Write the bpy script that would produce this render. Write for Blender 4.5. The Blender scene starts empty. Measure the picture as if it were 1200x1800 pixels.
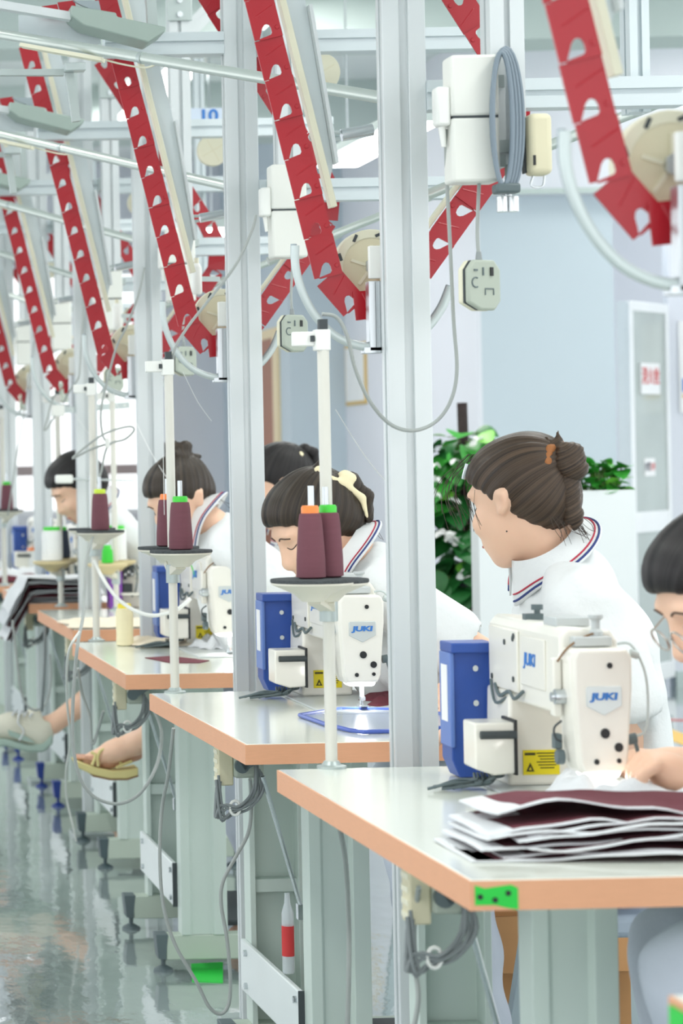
import bpy, bmesh, math, random
import numpy as np
from mathutils import Vector, Matrix, noise

random.seed(7)
SC = bpy.context.scene
COL = SC.collection
R = math.radians

# ------------------------------------------------------------------ camera
F = 4320.0            # focal length in pixels of a 1200 x 1800 frame
CZ = 1.304            # camera height
TILT = 0.0192         # camera roll (radians)
cam = bpy.data.cameras.new('camera')
cam.sensor_fit = 'VERTICAL'
cam.sensor_height = 36.0
cam.lens = F / 1800 * 36.0
cam.shift_x = 992 / 1800
cam.shift_y = -81 / 1800
cam.clip_end = 200
cam.dof.use_dof = True
cam.dof.focus_distance = 4.75
cam.dof.aperture_fstop = 6.5
camo = bpy.data.objects.new('camera', cam)
COL.objects.link(camo)
c_, s_ = math.cos(TILT), math.sin(TILT)
camo.matrix_world = Matrix(((c_, s_, 0, 0), (0, 0, -1, 0), (-s_, c_, 0, CZ), (0, 0, 0, 1)))
SC.camera = camo

# ------------------------------------------------------------------ world, exposure, large lights
w = bpy.data.worlds.new('sky'); SC.world = w; w.use_nodes = True
bg = w.node_tree.nodes['Background']
bg.inputs[0].default_value = (0.96, 0.985, 1.0, 1)
bg.inputs[1].default_value = 1.75
SC.view_settings.view_transform = 'Standard'
SC.view_settings.look = 'None'
SC.view_settings.exposure = 0.20
SC.view_settings.gamma = 1.0
SC.view_settings.use_curve_mapping = False

CEIL = 3.35
def area(name, loc, sx, sy, power, col=(1, .985, .95)):
    l = bpy.data.lights.new(name, 'AREA'); l.shape = 'RECTANGLE'; l.size = sx; l.size_y = sy
    l.energy = power; l.color = col
    o = bpy.data.objects.new(name, l); COL.objects.link(o); o.location = loc
    return o
LIGHT_SPOTS = [(-0.6, 3.2), (-0.6, 7.2), (-0.6, 11.2), (2.2, 3.2), (2.2, 6.2), (2.2, 9.4), (2.0, 13.0), (4.6, 10.6), (4.6, 13.6), (4.4, 7.0)]
for lx, ly in LIGHT_SPOTS:
    area('ceiling_lamp_light', (lx, ly, CEIL - .115), .28, 1.5, 18)

# ------------------------------------------------------------------ helpers
def at(px, py, D):
    """point that the lens shows at pixel (px, py) when it stands D metres down the hall"""
    dx, dy = px - 600, py - 900
    x = dx - TILT * dy; y = dy + TILT * dx
    return Vector(((x + 990) * D / F, D, CZ - (y + 100) * D / F))
def V(*a): return Vector(a)

def hexc(h):
    h = h.lstrip('#')
    r = [int(h[i:i + 2], 16) / 255 for i in (0, 2, 4)]
    return tuple(c / 12.92 if c <= .04045 else ((c + .055) / 1.055) ** 2.4 for c in r)

MATS = {}
def mat(name, col, rough=.5, metal=0.0, var=.05, scale=9.0, bump=0.0, bscale=80.0, coat=0.0, emit=0.0, stretch=None, trans=0.0, alpha=1.0, subsurf=0.0, spec=.5, rvar=0.0):
    m = bpy.data.materials.new(name); m.use_nodes = True
    nt = m.node_tree; b = nt.nodes['Principled BSDF']
    c = hexc(col) if isinstance(col, str) else col
    tc = nt.nodes.new('ShaderNodeTexCoord')
    mp = nt.nodes.new('ShaderNodeMapping'); nt.links.new(tc.outputs['Object'], mp.inputs[0])
    if stretch: mp.inputs['Scale'].default_value = stretch
    nz = nt.nodes.new('ShaderNodeTexNoise'); nz.inputs['Scale'].default_value = scale; nz.inputs['Detail'].default_value = 4
    nt.links.new(mp.outputs[0], nz.inputs['Vector'])
    mx = nt.nodes.new('ShaderNodeMix'); mx.data_type = 'RGBA'
    mx.inputs['A'].default_value = (*[max(0, x * (1 - var)) for x in c], 1)
    mx.inputs['B'].default_value = (*[min(1, x * (1 + var)) for x in c], 1)
    nt.links.new(nz.outputs['Fac'], mx.inputs['Factor'])
    nt.links.new(mx.outputs['Result'], b.inputs['Base Color'])
    b.inputs['Roughness'].default_value = rough
    b.inputs['Metallic'].default_value = metal
    b.inputs['Specular IOR Level'].default_value = spec
    if rvar:
        mr = nt.nodes.new('ShaderNodeMapRange'); mr.inputs['To Min'].default_value = max(0, rough - rvar); mr.inputs['To Max'].default_value = rough + rvar
        nt.links.new(nz.outputs['Fac'], mr.inputs['Value']); nt.links.new(mr.outputs[0], b.inputs['Roughness'])
    if coat: b.inputs['Coat Weight'].default_value = coat; b.inputs['Coat Roughness'].default_value = .1
    if trans: b.inputs['Transmission Weight'].default_value = trans
    if alpha < 1: b.inputs['Alpha'].default_value = alpha
    if subsurf:
        b.inputs['Subsurface Weight'].default_value = subsurf
        b.inputs['Subsurface Radius'].default_value = (.012, .005, .003)
        b.inputs['Subsurface Scale'].default_value = 1.0
    if emit: b.inputs['Emission Color'].default_value = (*c, 1); b.inputs['Emission Strength'].default_value = emit
    if bump:
        n2 = nt.nodes.new('ShaderNodeTexNoise'); n2.inputs['Scale'].default_value = bscale; n2.inputs['Detail'].default_value = 3
        nt.links.new(mp.outputs[0], n2.inputs['Vector'])
        bp = nt.nodes.new('ShaderNodeBump'); bp.inputs['Strength'].default_value = bump; bp.inputs['Distance'].default_value = .01
        nt.links.new(n2.outputs['Fac'], bp.inputs['Height']); nt.links.new(bp.outputs[0], b.inputs['Normal'])
    MATS[name] = m
    return m

def tag(o, label=None, cat=None, group=None, kind=None):
    if label: o['label'] = label
    if cat: o['category'] = cat
    if group: o['group'] = group
    if kind: o['kind'] = kind
    return o

def thing(name, label, cat, loc=(0, 0, 0), group=None, rotz=0.0):
    o = bpy.data.objects.new(name, None); COL.objects.link(o)
    o.empty_display_size = .05
    o.location = loc; o.rotation_euler = (0, 0, rotz)
    return tag(o, label, cat, group)

def root_of(o):
    while o.parent: o = o.parent
    return o

def copy_tree(o, parent=None, loc=None):
    c = o.copy(); COL.objects.link(c); c.parent = parent
    if loc is not None: c.location = loc
    for ch in list(o.children): copy_tree(ch, c)
    return c

def catmull(pts, n=6, closed=False):
    P = [Vector(p) for p in pts]; out = []
    m = len(P); rng = m if closed else m - 1
    for i in range(rng):
        if closed: a, b, c, d = P[(i - 1) % m], P[i], P[(i + 1) % m], P[(i + 2) % m]
        else: a, b, c, d = P[max(i - 1, 0)], P[i], P[i + 1], P[min(i + 2, m - 1)]
        for k in range(n):
            t = k / n
            out.append(.5 * ((2 * b) + (c - a) * t + (2 * a - 5 * b + 4 * c - d) * t * t + (-a + 3 * b - 3 * c + d) * t ** 3))
    if not closed: out.append(P[-1])
    return out

class MB:
    """collects shapes and links them as ONE mesh object"""
    def __init__(s): s.v = []; s.f = []; s.mi = []
    def add(s, vs, fs, mi=0):
        k = len(s.v); s.v += [tuple(v) for v in vs]; s.f += [tuple(i + k for i in f) for f in fs]; s.mi += [mi] * len(fs); return s
    def box(s, c, d, rot=None, mi=0):
        x, y, z = d[0] / 2, d[1] / 2, d[2] / 2
        vs = [Vector(p) for p in ((-x, -y, -z), (x, -y, -z), (x, y, -z), (-x, y, -z), (-x, -y, z), (x, -y, z), (x, y, z), (-x, y, z))]
        if rot is not None: vs = [rot @ v for v in vs]
        c = Vector(c)
        return s.add([v + c for v in vs], [(0, 3, 2, 1), (4, 5, 6, 7), (0, 1, 5, 4), (1, 2, 6, 5), (2, 3, 7, 6), (3, 0, 4, 7)], mi)
    def span(s, a, b, mi=0):
        a, b = Vector(a), Vector(b); return s.box((a + b) / 2, (abs(b.x - a.x), abs(b.y - a.y), abs(b.z - a.z)), None, mi)
    def bar(s, p0, p1, wd, dp, up=(0, 1, 0), mi=0):
        """rectangular bar between two points; dp is its size along 'up'"""
        p0, p1 = Vector(p0), Vector(p1); z = (p1 - p0).normalized(); u = Vector(up); u = (u - z * u.dot(z)).normalized(); x = u.cross(z)
        rot = Matrix((x, u, z)).transposed()
        return s.box((p0 + p1) / 2, (wd, dp, (p1 - p0).length), rot, mi)
    def cyl(s, p0, p1, r0, r1=None, n=16, mi=0, caps=True):
        p0, p1 = Vector(p0), Vector(p1); r1 = r0 if r1 is None else r1
        z = (p1 - p0).normalized(); a = Vector((1, 0, 0)) if abs(z.x) < .9 else Vector((0, 1, 0))
        x = z.cross(a).normalized(); y = z.cross(x)
        vs = []
        for p, r in ((p0, r0), (p1, r1)):
            for i in range(n):
                t = 2 * math.pi * i / n; vs.append(p + x * r * math.cos(t) + y * r * math.sin(t))
        fs = [(i, (i + 1) % n, n + (i + 1) % n, n + i) for i in range(n)]
        if caps: fs += [tuple(range(n - 1, -1, -1)), tuple(range(n, 2 * n))]
        return s.add(vs, fs, mi)
    def tube(s, pts, r, n=8, mi=0, closed=False, sm=0):
        P = catmull(pts, sm, closed) if sm else [Vector(p) for p in pts]
        rr = r if hasattr(r, '__len__') else None
        m = len(P); vs = []; nrm = None
        for i, p in enumerate(P):
            t = (P[(i + 1) % m] - P[i - 1]) if closed else (P[min(i + 1, m - 1)] - P[max(i - 1, 0)])
            t.normalize()
            if nrm is None:
                a = Vector((0, 0, 1)) if abs(t.z) < .9 else Vector((0, 1, 0)); nrm = t.cross(a).normalized()
            else:
                nrm = (nrm - t * nrm.dot(t))
                nrm = nrm.normalized() if nrm.length > 1e-6 else t.orthogonal().normalized()
            b = t.cross(nrm)
            rad = rr[min(int(i * len(rr) / m), len(rr) - 1)] if rr else r
            for k in range(n):
                q = 2 * math.pi * k / n; vs.append(p + nrm * rad * math.cos(q) + b * rad * math.sin(q))
        fs = []
        for i in range(m if closed else m - 1):
            j = (i + 1) % m
            fs += [(i * n + k, i * n + (k + 1) % n, j * n + (k + 1) % n, j * n + k) for k in range(n)]
        if not closed: fs += [tuple(range(n - 1, -1, -1)), tuple(range((m - 1) * n, m * n))]
        return s.add(vs, fs, mi)
    def lathe(s, prof, o=(0, 0, 0), rot=None, n=24, mi=0):
        o = Vector(o); vs = []; m = len(prof)
        for r, z in prof:
            for k in range(n):
                t = 2 * math.pi * k / n; v = Vector((r * math.cos(t), r * math.sin(t), z))
                vs.append((rot @ v if rot is not None else v) + o)
        fs = []
        for i in range(m - 1):
            fs += [(i * n + k, i * n + (k + 1) % n, (i + 1) * n + (k + 1) % n, (i + 1) * n + k) for k in range(n)]
        fs += [tuple(range(n - 1, -1, -1)), tuple(range((m - 1) * n, m * n))]
        return s.add(vs, fs, mi)
    def prism(s, poly, y0, y1, mi=0, M=None):
        """poly of (x, z) extruded along y"""
        n = len(poly)
        vs = [Vector((x, y0, z)) for x, z in poly] + [Vector((x, y1, z)) for x, z in poly]
        if M is not None: vs = [M @ v for v in vs]
        fs = [tuple(range(n)), tuple(range(2 * n - 1, n - 1, -1))] + [(i, i + n, (i + 1) % n + n, (i + 1) % n) for i in range(n)]
        return s.add(vs, fs, mi)
    def ell(s, c, r, rot=None, nu=20, nv=12, mi=0):
        c = Vector(c); vs = []
        for j in range(nv + 1):
            p = math.pi * (j / nv)
            for k in range(nu):
                t = 2 * math.pi * k / nu
                v = Vector((r[0] * math.sin(p) * math.cos(t), r[1] * math.sin(p) * math.sin(t), r[2] * math.cos(p)))
                vs.append((rot @ v if rot is not None else v) + c)
        fs = [(j * nu + k, (j + 1) * nu + k, (j + 1) * nu + (k + 1) % nu, j * nu + (k + 1) % nu) for j in range(nv) for k in range(nu)]
        return s.add(vs, fs, mi)
    def build(s, name, mats, parent=None, bevel=0.0, smooth=True, world=False, loc=None, angle=38, seg=2):
        me = bpy.data.meshes.new(name)
        off = Vector((0, 0, 0))
        if world and parent is not None: off = root_of(parent).location
        if loc is not None: off = Vector(loc)
        me.from_pydata([(v[0] - off[0], v[1] - off[1], v[2] - off[2]) for v in s.v], [], s.f)
        if not isinstance(mats, (list, tuple)): mats = [mats]
        for m in mats: me.materials.append(MATS[m])
        if len(mats) > 1: me.polygons.foreach_set('material_index', s.mi)
        bm = bmesh.new(); bm.from_mesh(me)
        bmesh.ops.remove_doubles(bm, verts=bm.verts, dist=1e-6)
        bmesh.ops.recalc_face_normals(bm, faces=bm.faces); bm.to_mesh(me); bm.free()
        if smooth:
            me.polygons.foreach_set('use_smooth', [True] * len(me.polygons))
            me.set_sharp_from_angle(angle=R(angle))
        o = bpy.data.objects.new(name, me); COL.objects.link(o)
        if parent is not None: o.parent = parent
        if loc is not None: o.location = loc
        if bevel:
            b = o.modifiers.new('bevel', 'BEVEL'); b.width = bevel; b.segments = seg; b.limit_method = 'ANGLE'; b.angle_limit = R(40); b.harden_normals = False
        return o

def text_mesh(name, body, size, M, m, parent=None, extrude=.0006, bold=0.0, sx=1.0, shear=0.0, loc=None):
    """flat lettering; M places its local XY plane; centred"""
    cu = bpy.data.curves.new(name, 'FONT'); cu.body = body; cu.size = size; cu.align_x = 'CENTER'; cu.align_y = 'CENTER'
    cu.extrude = extrude; cu.offset = bold; cu.shear = shear
    t = bpy.data.objects.new(name + '_tmp', cu); COL.objects.link(t)
    bpy.context.view_layer.update()
    me = bpy.data.meshes.new_from_object(t.evaluated_get(bpy.context.evaluated_depsgraph_get()))
    bpy.data.objects.remove(t)
    off = Matrix.Identity(4)
    if parent is not None: off = Matrix.Translation(-root_of(parent).location)
    if loc is not None: off = Matrix.Translation(-Vector(loc))
    me.transform(off @ M @ Matrix.Diagonal((sx, 1, 1, 1)))
    me.materials.clear(); me.materials.append(MATS[m])
    o = bpy.data.objects.new(name, me); COL.objects.link(o)
    if parent is not None: o.parent = parent
    if loc is not None: o.location = loc
    return o

ORD = ['nearest', 'second nearest', 'third', 'fourth', 'fifth', 'sixth', 'farthest', 'eighth']

# ------------------------------------------------------------------ materials
mat('wall', '#dfe2ea', .7, var=.02, scale=2)
mat('wall_blue', '#c3d0d9', .6, var=.03, scale=2)
mat('ceiling', '#e6ecec', .8, var=.02, scale=2)
mat('beam_grey', '#c2cfcc', .8, var=.03, scale=2)  # grey-green of a shaded beam side, shade put into the base colour
mat('alu', '#d2d8d9', .38, .18, var=.03, scale=4, stretch=(6, 6, .4))
mat('alu_dark', '#9aa6ab', .4, .3, var=.03)
mat('alu_white', '#cdd7da', .4, .1, var=.03, scale=4)
mat('pipe', '#c3ccc6', .32, .55, var=.05, scale=10)
mat('steel', '#c9cfd2', .25, .9, var=.05)
mat('zinc', '#b2bdbb', .4, .5, var=.06)
mat('cover_grey', '#9eaea6', .5, .1, var=.05)
mat('red_plastic', '#a90b1e', .36, 0, var=.10, scale=14, bump=.12, bscale=25, coat=.15)
mat('red_rivet', '#8c0a1a', .4)
mat('cream_plastic', '#dedcc4', .42, var=.04)
mat('cream_dark', '#d6d0b2', .5, var=.05)
mat('white_plastic', '#eceee9', .4, var=.02)
mat('offwhite_box', '#e4e6df', .45, var=.02)
mat('grey_rubber', '#8d9494', .6, var=.06)
mat('grey_cable', '#a0a6a3', .55, var=.05)
mat('dark_cable', '#7e8586', .55, var=.08)
mat('white_cable', '#e6e8e3', .5)
mat('remote_grey', '#aab3a6', .5, var=.06)
mat('black', '#1d2022', .5)
mat('dark_grey', '#3c4346', .6, var=.1)
mat('table_top', '#e8ece1', .16, var=.025, scale=5, coat=.3)
mat('edge_wood', '#e2a781', .5, var=.07, scale=12, stretch=(3, 3, 30))
mat('frame_green', '#c8d6ce', .45, .05, var=.03, scale=5)
mat('tray_white', '#dde5e4', .35, .1, var=.04)
mat('cap_grey', '#5a686b', .5, var=.05)
mat('cap_blue', '#1f3a86', .4, var=.08)
mat('machine_white', '#eceae0', .3, var=.015, coat=.25)
mat('machine_grey', '#c3c9c9', .35, var=.03)
mat('machine_blue', '#2b4f9f', .4, var=.06)
mat('blue_side', '#5d7cc0', .4, var=.06)
mat('purple', '#8b4bb5', .4, var=.05)
mat('badge', '#cfd6d5', .3, .3)
mat('ink_blue', '#2f78c8', .5)
mat('label_yellow', '#ecd91a', .5, var=.05)
mat('ink_dark', '#3f3c10', .6)
mat('lamp_glow', (1, 1, 1), .5, emit=2.2)
mat('led', (1, .985, .95), .5, emit=5.0)
mat('maroon', '#6a2e3a', .9, var=.15, scale=60, bump=.3, bscale=300)
mat('maroon_thread', '#744751', .85, var=.10, scale=20, bump=.25, bscale=400, stretch=(1, 1, 8))
mat('white_cloth', '#dfe2e4', .9, var=.03, bump=.2, bscale=200)
mat('grey_cloth', '#d3d7da', .9, var=.05)
mat('cream_cloth', '#eee2cc', .9, var=.05)
mat('white_thread', '#eef0ee', .8, var=.04, bump=.25, bscale=300, stretch=(1, 1, 10))
mat('cream_thread', '#efe6c0', .8, var=.05, bump=.25, bscale=300, stretch=(1, 1, 10))
mat('navy_thread', '#3c4658', .8, var=.1, bump=.25, bscale=300, stretch=(1, 1, 10))
mat('cap_orange', '#f7893f', .4)
mat('cap_green', '#44cc3c', .4)
mat('cap_yellow', '#f2df35', .4)
mat('felt', '#4a4f51', .95, var=.35, scale=70, bump=.5, bscale=200)
mat('disc_cream', '#e2dfd0', .5)
mat('disc_tan', '#d4c497', .5)
mat('pole_cream', '#d9d8ce', .4, .05, var=.03)
mat('blue_sheet', '#4a63b8', .3, alpha=1)
mat('clear_sheet', '#c9d6ee', .15, alpha=.45)
mat('green_tape', '#22c943', .5, var=.05)
mat('shirt', '#e3e6e6', .85, var=.02, bump=.2, bscale=60)
mat('stripe_red', '#b8354a', .8)
mat('stripe_navy', '#2f3f7a', .8)
mat('pants_grey', '#c3cad6', .9, var=.06, scale=12, bump=.15, bscale=50)
mat('pants_black', '#24272c', .9, var=.1)
mat('skin', '#eec4a8', .5, var=.05, scale=20, subsurf=.12)
mat('skin_foot', '#cf9d83', .5, var=.08, scale=20, subsurf=.1)
mat('lip', '#bd7468', .5)
mat('eye_dark', '#2a211f', .3)
mat('hair', '#33291f', .42, var=.35, scale=30, bump=.5, bscale=90, stretch=(1, 3, 3))
mat('hair_brown', '#4a3b2d', .42, var=.40, scale=30, bump=.5, bscale=90, stretch=(1, 3, 3))
mat('hair_black', '#1e1b1c', .40, var=.3, scale=30, bump=.5, bscale=90, stretch=(1, 3, 3))
mat('band_brown', '#9a6338', .8, var=.15)
mat('scrunchie', '#efe3bd', .9, var=.08)
mat('glasses_frame', '#c3c0ba', .2, .7)
mat('sandal', '#dccf8f', .6, var=.04)
mat('sole_brown', '#8a6a4a', .8)
mat('sneaker', '#dfdccb', .7, var=.06)
mat('sneaker_green', '#a9beb3', .7, var=.06)
mat('leaf', '#3f9f3c', .38, var=.35, scale=14)
mat('leaf_dark', '#256b31', .38, var=.35, scale=14)
mat('leaf_lime', '#74bd46', .4, var=.3, scale=14)
mat('stem', '#5b7a3c', .6)
mat('flower', '#f4f4f2', .6)
mat('stake', '#3b3030', .9, var=.3, scale=40, bump=.6)
mat('soil', '#4a3a2a', .95, var=.4, scale=60)
mat('planter_white', '#e6ebec', .5, var=.02)
mat('door_brown', '#9c5a36', .5, var=.15, scale=5, stretch=(8, 8, .6))
mat('door_edge', '#e8d3a8', .5)
mat('frame_white', '#eef1f2', .4)
mat('glass_grey', '#b4beba', .1, var=.25, scale=2.2, coat=.4)
mat('glass_dark', '#7d8789', .12, var=.15, scale=2, coat=.4)
mat('ink_red', '#cf3b3b', .6)
mat('sign_white', '#f0f1f1', .5)
mat('notice_frame', '#d6b257', .4)
mat('yellow_line', '#efc055', .4, var=.06)
mat('red_line', '#cf6a66', .4)
mat('carton', '#b98a5b', .85, var=.07, scale=6, stretch=(1, 1, 6))
mat('carton_tape', '#c9a578', .4)
mat('window_bar', '#b9a9a9', .6)
mat('slipper_cream', '#e2d2a8', .9, var=.06)
mat('slipper_brown', '#8a5233', .95, var=.2)
mat('cushion', '#aab6c4', .9)

def special_floor():
    m = bpy.data.materials.new('floor'); m.use_nodes = True; nt = m.node_tree; b = nt.nodes['Principled BSDF']
    tc = nt.nodes.new('ShaderNodeTexCoord')
    n1 = nt.nodes.new('ShaderNodeTexNoise'); n1.inputs['Scale'].default_value = 2.5; n1.inputs['Detail'].default_value = 6
    nt.links.new(tc.outputs['Object'], n1.inputs['Vector'])
    cr = nt.nodes.new('ShaderNodeValToRGB'); nt.links.new(n1.outputs['Fac'], cr.inputs[0])
    cr.color_ramp.elements[0].position = .3; cr.color_ramp.elements[0].color = (*hexc('#879694'), 1)
    cr.color_ramp.elements[1].position = .75; cr.color_ramp.elements[1].color = (*hexc('#a3b0ae'), 1)
    nt.links.new(cr.outputs[0], b.inputs['Base Color'])
    b.inputs['Roughness'].default_value = .1
    b.inputs['Coat Weight'].default_value = 1.0; b.inputs['Coat Roughness'].default_value = .03; b.inputs['Specular IOR Level'].default_value = .8
    mp = nt.nodes.new('ShaderNodeMapping'); mp.inputs['Scale'].default_value = (1, .6, 1); nt.links.new(tc.outputs['Object'], mp.inputs[0])
    n2 = nt.nodes.new('ShaderNodeTexNoise'); n2.inputs['Scale'].default_value = 9; n2.inputs['Detail'].default_value = 4
    nt.links.new(mp.outputs[0], n2.inputs['Vector'])
    bp = nt.nodes.new('ShaderNodeBump'); bp.inputs['Strength'].default_value = .10; bp.inputs['Distance'].default_value = .02
    nt.links.new(n2.outputs['Fac'], bp.inputs['Height'])
    nt.links.new(bp.outputs[0], b.inputs['Normal']); nt.links.new(bp.outputs[0], b.inputs['Coat Normal'])
    MATS['floor'] = m
special_floor()

def wicker():
    m = bpy.data.materials.new('wicker'); m.use_nodes = True; nt = m.node_tree; b = nt.nodes['Principled BSDF']
    tc = nt.nodes.new('ShaderNodeTexCoord'); vo = nt.nodes.new('ShaderNodeTexVoronoi'); vo.inputs['Scale'].default_value = 55
    nt.links.new(tc.outputs['Object'], vo.inputs['Vector'])
    cr = nt.nodes.new('ShaderNodeValToRGB'); cr.color_ramp.elements[0].color = (*hexc('#3a3028'), 1); cr.color_ramp.elements[1].color = (*hexc('#a08a55'), 1)
    cr.color_ramp.elements[0].position = .35
    nt.links.new(vo.outputs['Color'], cr.inputs[0]); nt.links.new(cr.outputs[0], b.inputs['Base Color']); b.inputs['Roughness'].default_value = .8
    MATS['wicker'] = m
wicker()
mat('clear_pane', '#eef4f6', .05, alpha=.12)
mat('glass_grey_blue', '#829bad', .15, var=.12, scale=2, coat=.3)
mat('sign_blue', '#cfdcec', .5)
mat('ink_dark_blue', '#3a3f55', .6)
mat('led_bright', (1, 1, 1), .5, emit=9.0)
mat('zinc_light', '#c6d0cf', .4, .3, var=.05)
mat('slate_cable', '#7c8a95', .5, var=.06)
mat('steel_bright', '#e8ecee', .2, .6)
mat('foot_green', '#b9c6b8', .45, .05, var=.03)
mat('cap_dark', '#46575b', .5, var=.05)
mat('cap_green2', '#c9e23c', .4)
mat('green_thread', '#39c83a', .6)
mat('stool_grey', '#b4c3c9', .4, .2, var=.03)
mat('clear_bottle', '#dfe7ea', .2, alpha=.6)
# ------------------------------------------------------------------ the hall
def struct(name, mb, m, bevel=0.0, **k):
    o = mb.build(name, m, bevel=bevel, smooth=False, **k); o['kind'] = 'structure'; return o
def fl(px, py):
    dx, dy = px - 600, py - 900
    y = dy + TILT * dx; D = CZ * F / (y + 100)
    p = at(px, py, D); p.z = 0; return p

struct('floor', MB().span((-2.7, -1.2, -.08), (7.6, 17.3, 0)), 'floor')
struct('ceiling', MB().span((-2.7, -1.2, CEIL), (7.6, 17.3, CEIL + .12)), 'ceiling')
WB = 17.0
wins = [(-1.9, -1.0), (-.8, .1), (.3, .86), (.94, 1.48), (1.56, 2.08), (2.16, 2.70)]
wb = MB()
wb.span((-2.7, WB, 0), (7.6, WB + .25, .93)); wb.span((-2.7, WB, 2.62), (7.6, WB + .25, CEIL))
xs = [-2.7] + [v for a in wins for v in a] + [7.6]
for i in range(0, len(xs), 2): wb.span((xs[i], WB, .93), (xs[i + 1], WB + .25, 2.62))
struct('wall_back', wb, 'wall')
for i, (a, b) in enumerate(wins):
    f = MB()
    f.span((a, WB + .08, .93), (a + .03, WB + .14, 2.62)); f.span((b - .03, WB + .08, .93), (b, WB + .14, 2.62))
    f.span((a + .03, WB + .08, 2.59), (b - .03, WB + .14, 2.62)); f.span((a + .03, WB + .08, .93), (b - .03, WB + .14, .96))
    wo = f.build('window_%d' % (i + 1), 'frame_white', smooth=False); wo['kind'] = 'structure'
    MB().span((a + .03, WB + .075, 1.20), (b - .03, WB + .145, 1.27)).build('window_rail', 'window_bar', wo, smooth=False)
    for z0, z1 in ((.96, 1.20), (1.27, 2.59)):
        MB().span((a + .03, WB + .105, z0), (b - .03, WB + .111, z1)).build('window_pane', 'clear_pane', wo, smooth=False)
# left-hand wall, mostly glazing, beside the aisle
wl = MB(); XL = -2.7
wl.span((XL - .2, -1.2, 0), (XL, 17.3, .8)); wl.span((XL - .2, -1.2, 2.9), (XL, 17.3, CEIL))
ys = [-1.2 + k * 3.08 for k in range(7)]
for y in ys: wl.span((XL - .2, y - .12 if y > -1 else y, .8), (XL, y + .12, 2.9))
struct('wall_left', wl, 'wall')
# stepped room block on the right
struct('wall_block', MB().span((3.45, 12.0, 0), (4.1, 14.8, CEIL)), 'wall_blue')
struct('wall_block_lit_side', MB().span((3.43, 12.0, 0), (3.45, 14.8, CEIL)), 'wall')  # thin paler skin: light on the block's aisle side put into its colour
struct('wall_recess', MB().span((3.10, 14.8, 0), (3.45, 17.0, CEIL)), 'wall_blue')
struct('trim_bulkhead', MB().span((3.40, 11.9, 2.55), (7.6, 12.0, CEIL)), 'wall')
struct('trim_bulkhead_rail', MB().span((3.40, 11.885, 2.55), (7.6, 11.9, 2.575)), 'beam_grey')
struct('wall_glass_partition', MB().span((4.1, 13.9, 1.99), (4.72, 13.95, 2.55)), 'glass_dark')
struct('trim_partition_bar', MB().span((4.1, 13.86, 1.91), (4.72, 13.95, 1.99)), 'black')
struct('wall_partition_lower', MB().span((4.1, 13.9, 0), (4.72, 13.95, 1.91)), 'glass_grey_blue')
struct('wall_right', MB().span((4.88, 13.42, 0), (7.6, 13.5, 2.55)), 'wall')
for i, y in enumerate((7.6, 10.4, 13.4)):
    struct('beam_%d' % (i + 1), MB().span((-2.7, y, CEIL - .30), (7.6, y + .32, CEIL)), 'beam_grey')
struct('baseboard_right', MB().span((4.88, 13.40, 0), (7.6, 13.42, .09)), 'beam_grey')

# brown door in the side of the recess
d = MB().span((3.085, 15.10, 0), (3.10, 15.26, 2.10)).span((3.085, 16.40, 0), (3.10, 16.50, 2.10)).span((3.085, 15.26, 2.04), (3.10, 16.40, 2.10)).build('door_1', 'door_edge', smooth=False); d['kind'] = 'structure'
MB().span((3.088, 15.26, 0), (3.10, 16.40, 2.04)).build('door_panel', 'door_brown', d, bevel=.003)
hd = MB(); hd.tube([(3.088, 15.36, .9), (3.05, 15.36, .92), (3.05, 15.36, 1.18), (3.088, 15.36, 1.2)], .009, 10, sm=4)
hd.build('door_handle', 'steel', d)

# painted floor lines
def fquad(name, pts, m, z):
    vs = [fl(*p) for p in pts]
    mb = MB(); mb.add([(v.x, v.y, 0.0) for v in vs] + [(v.x, v.y, z) for v in vs], [(0, 1, 2, 3), (4, 5, 6, 7), (0, 1, 5, 4), (1, 2, 6, 5), (2, 3, 7, 6), (3, 0, 4, 7)])
    struct(name, mb, m)
fquad('trim_yellow_line', [(1085, 1249), (1230, 1300), (1230, 1321), (1085, 1266)], 'yellow_line', .002)
fquad('trim_red_line', [(1085, 1262 - 2), (1230, 1268 - 2), (1230, 1271 - 2), (1085, 1265 - 2)], 'red_line', .0015)

# ceiling lamp panels
for i, (lx, ly) in enumerate(LIGHT_SPOTS):
    t = thing('ceiling_light', 'slim white ceiling lamp panel, %s row, %s from the camera' % (('aisle', 'middle', 'right-hand')[0 if lx < 0 else (1 if lx < 3 else 2)], ORD[sum(1 for q in LIGHT_SPOTS if abs(q[0] - lx) < .5 and q[1] < ly)]), 'ceiling light', (lx, ly, CEIL), 'slim lamp panels on the ceiling')
    h = MB().box((0, 0, -.05), (.36, 1.6, .10)).build('housing', 'white_plastic', t, bevel=.006)
    MB().box((0, 0, -.105), (.30, 1.52, .01)).build('diffuser', 'led', t)
for i, (ly, lab) in enumerate(((8.3, 'bright hanging strip lamp beside the nearest thick post, seen past the nearest long red arm'), (12.0, 'small distant hanging strip lamp glowing among the red arms'))):
    t = thing('strip_lamp', lab, 'lamp', (2.17, ly + .55, 2.42), 'hanging strip lamps over the next row')
    MB().prism([(-.09, 0), (.09, 0), (.045, .055), (-.045, .055)], -.6, .6).build('housing', 'zinc', t, bevel=.003)
    MB().box((0, 0, -.006), (.15, 1.14, .012)).build('diffuser', 'led_bright', t)
    for s in (-.4, .4): MB().cyl((0, s, .05), (0, s, CEIL - 2.42), .004, n=8).build('hanger_wire', 'steel', t)

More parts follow.
